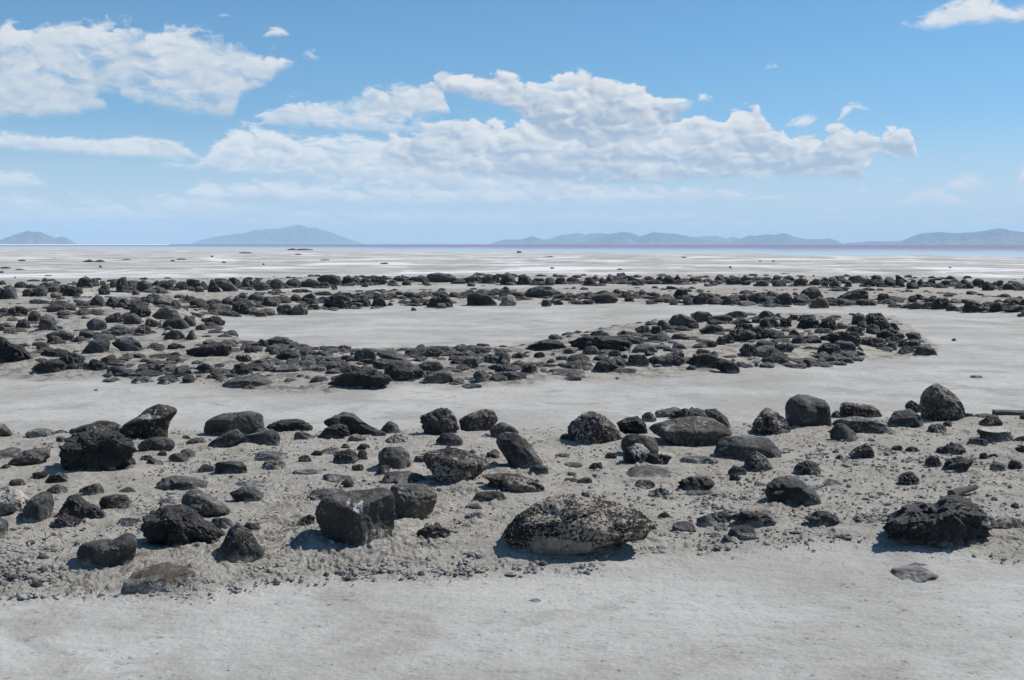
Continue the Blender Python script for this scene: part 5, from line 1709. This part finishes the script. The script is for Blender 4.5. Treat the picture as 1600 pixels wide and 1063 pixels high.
def range_(pts, D, seed, depth=0.16, top=1.0):
    """a mountain range: crest at its real bearing and height, spurs running down both flanks"""
    g = [ray(*p) for p in pts]
    pa = np.array([math.atan2(d[0], d[1]) for d in g])
    pz = np.array([d[2] / math.hypot(d[0], d[1]) for d in g]) * D + CAM_H
    n_a = max(40, int((pa[-1] - pa[0]) * D / 11))
    av = np.linspace(pa[0], pa[-1], n_a)
    crest = np.interp(av, pa, pz)
    crest = np.maximum(crest, 0.0)
    crest += (7.0 * fbm(np.stack([av * D * 0.009, av * 0 + seed, av * 0], 1), 5, 0.55)) * np.clip(crest / 60, 0, 1)
    sv = np.linspace(-1, 1.15, 46)
    Ag, Sg = np.meshgrid(av, sv)
    Cg = np.broadcast_to(crest, Ag.shape)
    wd = D * depth * (0.25 + 0.75 * np.clip(Cg / 160, 0, 1))
    Dg = D + Sg * wd * 0.55
    P = np.stack([(Ag * D).ravel() * 0.006, (Sg * wd).ravel() * 0.0028, np.full(Ag.size, seed * 3.1)], 1)
    rid = fbm(P, 5, 0.55, True).reshape(Ag.shape) - 0.85
    prof = np.clip(1 - np.abs(Sg), 0, 1) ** 1.15
    Z = Cg * (prof + 0.75 * rid * prof * (1 - prof) * 2.2)
    Z = np.minimum(Z, Cg * (1 - 0.55 * np.abs(Sg))) - 3.0 * (1 - prof) - 1.0
    idx = np.arange(Ag.size).reshape(Ag.shape)
    fc = np.stack([idx[:-1, :-1], idx[:-1, 1:], idx[1:, 1:], idx[1:, :-1]], 2).reshape(-1, 4)
    o = link_mesh('mountain', np.stack([(Dg * np.sin(Ag)).ravel(), (Dg * np.cos(Ag)).ravel(), Z.ravel()], 1), fc, HILL)
    tag(o, kind='structure')
range_([(-260, 379), (-150, 374), (-80, 370), (-20, 377), (0, 374.5), (20, 368), (33, 363.5), (44, 361.5), (52, 363.5), (60, 361), (75, 368), (88, 372), (95, 369), (105, 371.5), (112, 377), (120, 381)], 8200, 1)
range_([(300, 380), (310, 376), (330, 371), (360, 367), (385, 363), (400, 360), (425, 356.5), (435, 357.5), (445, 355.5), (458, 352.5), (466, 351.5), (480, 354.5), (500, 357.5), (520, 364), (545, 373), (562, 379), (568, 382)], 11800, 2)
range_([(840, 380), (850, 374.5), (870, 369), (890, 366), (903, 364), (915, 367), (930, 364), (945, 364.5), (960, 366), (1000, 370), (1050, 370), (1085, 370), (1105, 369), (1120, 369), (1132, 372), (1145, 370), (1160, 374), (1180, 379)], 11000, 3)
range_([(766, 381), (772, 378.5), (790, 374.5), (810, 374), (832, 369.5), (845, 373), (855, 376), (870, 379), (915, 378), (930, 372), (945, 368), (960, 365), (972, 362), (985, 363.5), (1000, 368.5), (1012, 366), (1022, 361.5), (1030, 363.5), (1050, 365), (1075, 369), (1090, 373), (1110, 375), (1140, 378), (1155, 374), (1170, 368.5), (1190, 367), (1210, 366.5), (1227, 365.5), (1245, 370), (1262, 374.5), (1285, 373.5), (1297, 372.5), (1308, 376), (1318, 381.5)], 8400, 4)
range_([(1320, 379.5), (1345, 378.5), (1358, 376.8), (1385, 377), (1408, 376), (1420, 371.5), (1430, 368), (1445, 364), (1465, 362.5), (1490, 365), (1515, 362), (1540, 361), (1555, 358), (1565, 356.8), (1580, 359.5), (1600, 363), (1640, 367), (1700, 372), (1800, 380)], 8000, 5)
# white salt spit across the water at the left
sp = []
for k_, A in enumerate(np.linspace(azel(-400, 381)[0], azel(264, 381)[0], 60)):
    A = math.radians(A)
    for D, z in ((2350, -0.2), (2380, 1.0 + 0.35 * math.sin(k_ * 1.7) * math.sin(k_ * .6)), (2600, 1.1), (2640, -0.2)):
        sp.append((D * math.sin(A), D * math.cos(A), z))
n_ = len(sp) // 4
fc = [(4 * i_ + j, 4 * i_ + 4 + j, 4 * i_ + 5 + j, 4 * i_ + 1 + j) for i_ in range(n_ - 1) for j in range(3)]
o = link_mesh('salt_flat', sp, fc, SALT)
tag(o, kind='structure')

# ------------------------------------------------------------------ dry stalks
STRAW, t = new_mat('dry_straw')
geo = t.n('ShaderNodeNewGeometry')
finish(t, principled(t, t.mix(t.noise(geo.outputs['Position'], 60.0, 3), (0.24, 0.19, 0.12), (0.42, 0.36, 0.26)), 0.85, 0.2))
def stalks(name, lines, label, cat):
    vs, fs = [], []
    for pts, r0 in lines:
        k0 = len(vs)
        for j, p in enumerate(pts):
            rr = r0 * (1 - 0.6 * j / (len(pts) - 1))
            for q in range(5):
                an = q * 2 * math.pi / 5
                vs.append((p[0] + rr * math.cos(an), p[1] + 0.6 * rr * math.sin(an), p[2] + rr * math.sin(an)))
        for j in range(len(pts) - 1):
            for q in range(5):
                fs.append((k0 + 5 * j + q, k0 + 5 * j + (q + 1) % 5, k0 + 5 * j + 5 + (q + 1) % 5, k0 + 5 * j + 5 + q))
    c_ = np.array(vs).mean(0); c_[2] = min(v[2] for v in vs)
    o = link_mesh(name, np.array(vs) - c_, fs, STRAW, True, c_)
    tag(o, label, cat)
def on(px, py, up=0.0):
    x, y, D = hit(px, py)
    return np.array([x, y, float(lie([x], [y])[0]) + up])
stalks('dry_stalk', [([on(72, 846, .01), on(74, 838, .07), on(77, 830, .11)], .003), ([on(72, 846, .01), on(86, 850, .06), on(96, 858, .05), on(105, 868, .02)], .0028),
                     ([on(73, 846, .01), on(68, 838, .05), on(64, 834, .06)], .002), ([on(74, 846, .01), on(84, 842, .05)], .002)],
       'thin straw-coloured dry plant sprawling on the sand in front of a notched boulder', 'plant')
stalks('straw', [([on(553, 909, .012), on(562, 906, .02), on(575, 902, .018), on(589, 895, .035)], .0035)], 'single pale straw lying on the sand below the tall split block', 'straw')

# ------------------------------------------------------------------ weathered wood
WOOD, t = new_mat('weathered_wood')
tcd = t.n('ShaderNodeTexCoord')
wg = t.noise(t.vscale(tcd.outputs['Object'], (7.0, 60.0, 60.0)), 1.0, 5, 0.65, 0.4)
finish(t, principled(t, t.mix(wg, (0.030, 0.028, 0.026), (0.15, 0.142, 0.132)), 0.9, 0.15, t.bump(wg, 0.9, 0.012)))
def timber(name, pa, pb, wide, thick, lift, label, cat, round_):
    a_, b_ = on(*pa), on(*pb)
    dv_ = b_ - a_
    ln = math.hypot(dv_[0], dv_[1])
    n1, n2 = 40, 18
    vs = []
    for i_ in range(n1 + 1):
        u = i_ / n1
        tp = (1 - 0.35 * u) if round_ else 1.0
        for j in range(n2):
            an = 2 * math.pi * j / n2
            cc, ss = math.cos(an), math.sin(an)
            pw = 1.0 if round_ else 0.35
            y_, z_ = math.copysign(abs(cc) ** pw, cc) * wide / 2 * tp, math.copysign(abs(ss) ** pw, ss) * thick / 2 * tp
            vs.append((u * ln, y_, z_))
    vs = np.array(vs)
    nz = fbm(vs * [6, 14, 14] + 3.3, 3)
    vs[:, 1:] *= (1 + (0.22 if round_ else 0.05) * nz)[:, None]
    vs[:, 2] += 0.10 * thick * fbm(vs * [9, 3, 3] + 9.1, 2) + (vs[:, 0] / ln) * lift
    fs = [(i_ * n2 + j, i_ * n2 + (j + 1) % n2, (i_ + 1) * n2 + (j + 1) % n2, (i_ + 1) * n2 + j) for i_ in range(n1) for j in range(n2)]
    k_ = len(vs)
    vs = np.concatenate([vs, [vs[:n2].mean(0) + [-0.004, 0, 0]], [vs[-n2:].mean(0) + [0.004, 0, 0]]])
    fs += [(k_, (j + 1) % n2, j, j) for j in range(n2)] + [(k_ + 1, n1 * n2 + j, n1 * n2 + (j + 1) % n2, n1 * n2 + (j + 1) % n2) for j in range(n2)]
    me = bpy.data.meshes.new(name)
    me.from_pydata([tuple(v) for v in vs], [], [tuple(dict.fromkeys(f)) for f in fs])
    for p_ in me.polygons: p_.use_smooth = True
    me.materials.append(WOOD)
    o = bpy.data.objects.new(name, me)
    COL.objects.link(o)
    o.location = (a_[0], a_[1], a_[2] + thick * 0.30)
    o.rotation_euler = (0, 0, math.atan2(dv_[1], dv_[0]))
    tag(o, label, cat)
timber('driftwood', (1487, 778), (1524, 771), 0.060, 0.055, 0.022, 'grey stub of driftwood sticking out of the sand behind the huge lava boulder', 'driftwood', True)
timber('plank', (1552, 648), (1660, 649), 0.16, 0.055, 0.0, 'dark weathered plank lying flat at the rear edge of the bank, behind the pale-topped stone', 'plank', False)

# ------------------------------------------------------------------ the air over the lake
HAZE, t = new_mat('lake_haze')
pv = t.n('ShaderNodeVolumePrincipled')
pv.inputs['Color'].default_value = (0.58, 0.83, 1.0, 1)
pv.inputs['Density'].default_value = HAZE_DENSITY
pv.inputs['Anisotropy'].default_value = 0.0
ho = t.n('ShaderNodeOutputMaterial')
t.put(ho.inputs['Volume'], pv.outputs[0])
bx = [(x, y, z) for x in (-15500, 15500) for y in (-15500, 15500) for z in (-5.6, 232)]
o = link_mesh('haze', bx, [(0, 1, 3, 2), (4, 6, 7, 5), (0, 4, 5, 1), (2, 3, 7, 6), (0, 2, 6, 4), (1, 5, 7, 3)], HAZE, False)
tag(o, 'pale blue haze lying over the lake and the mountains', None, None, 'stuff')
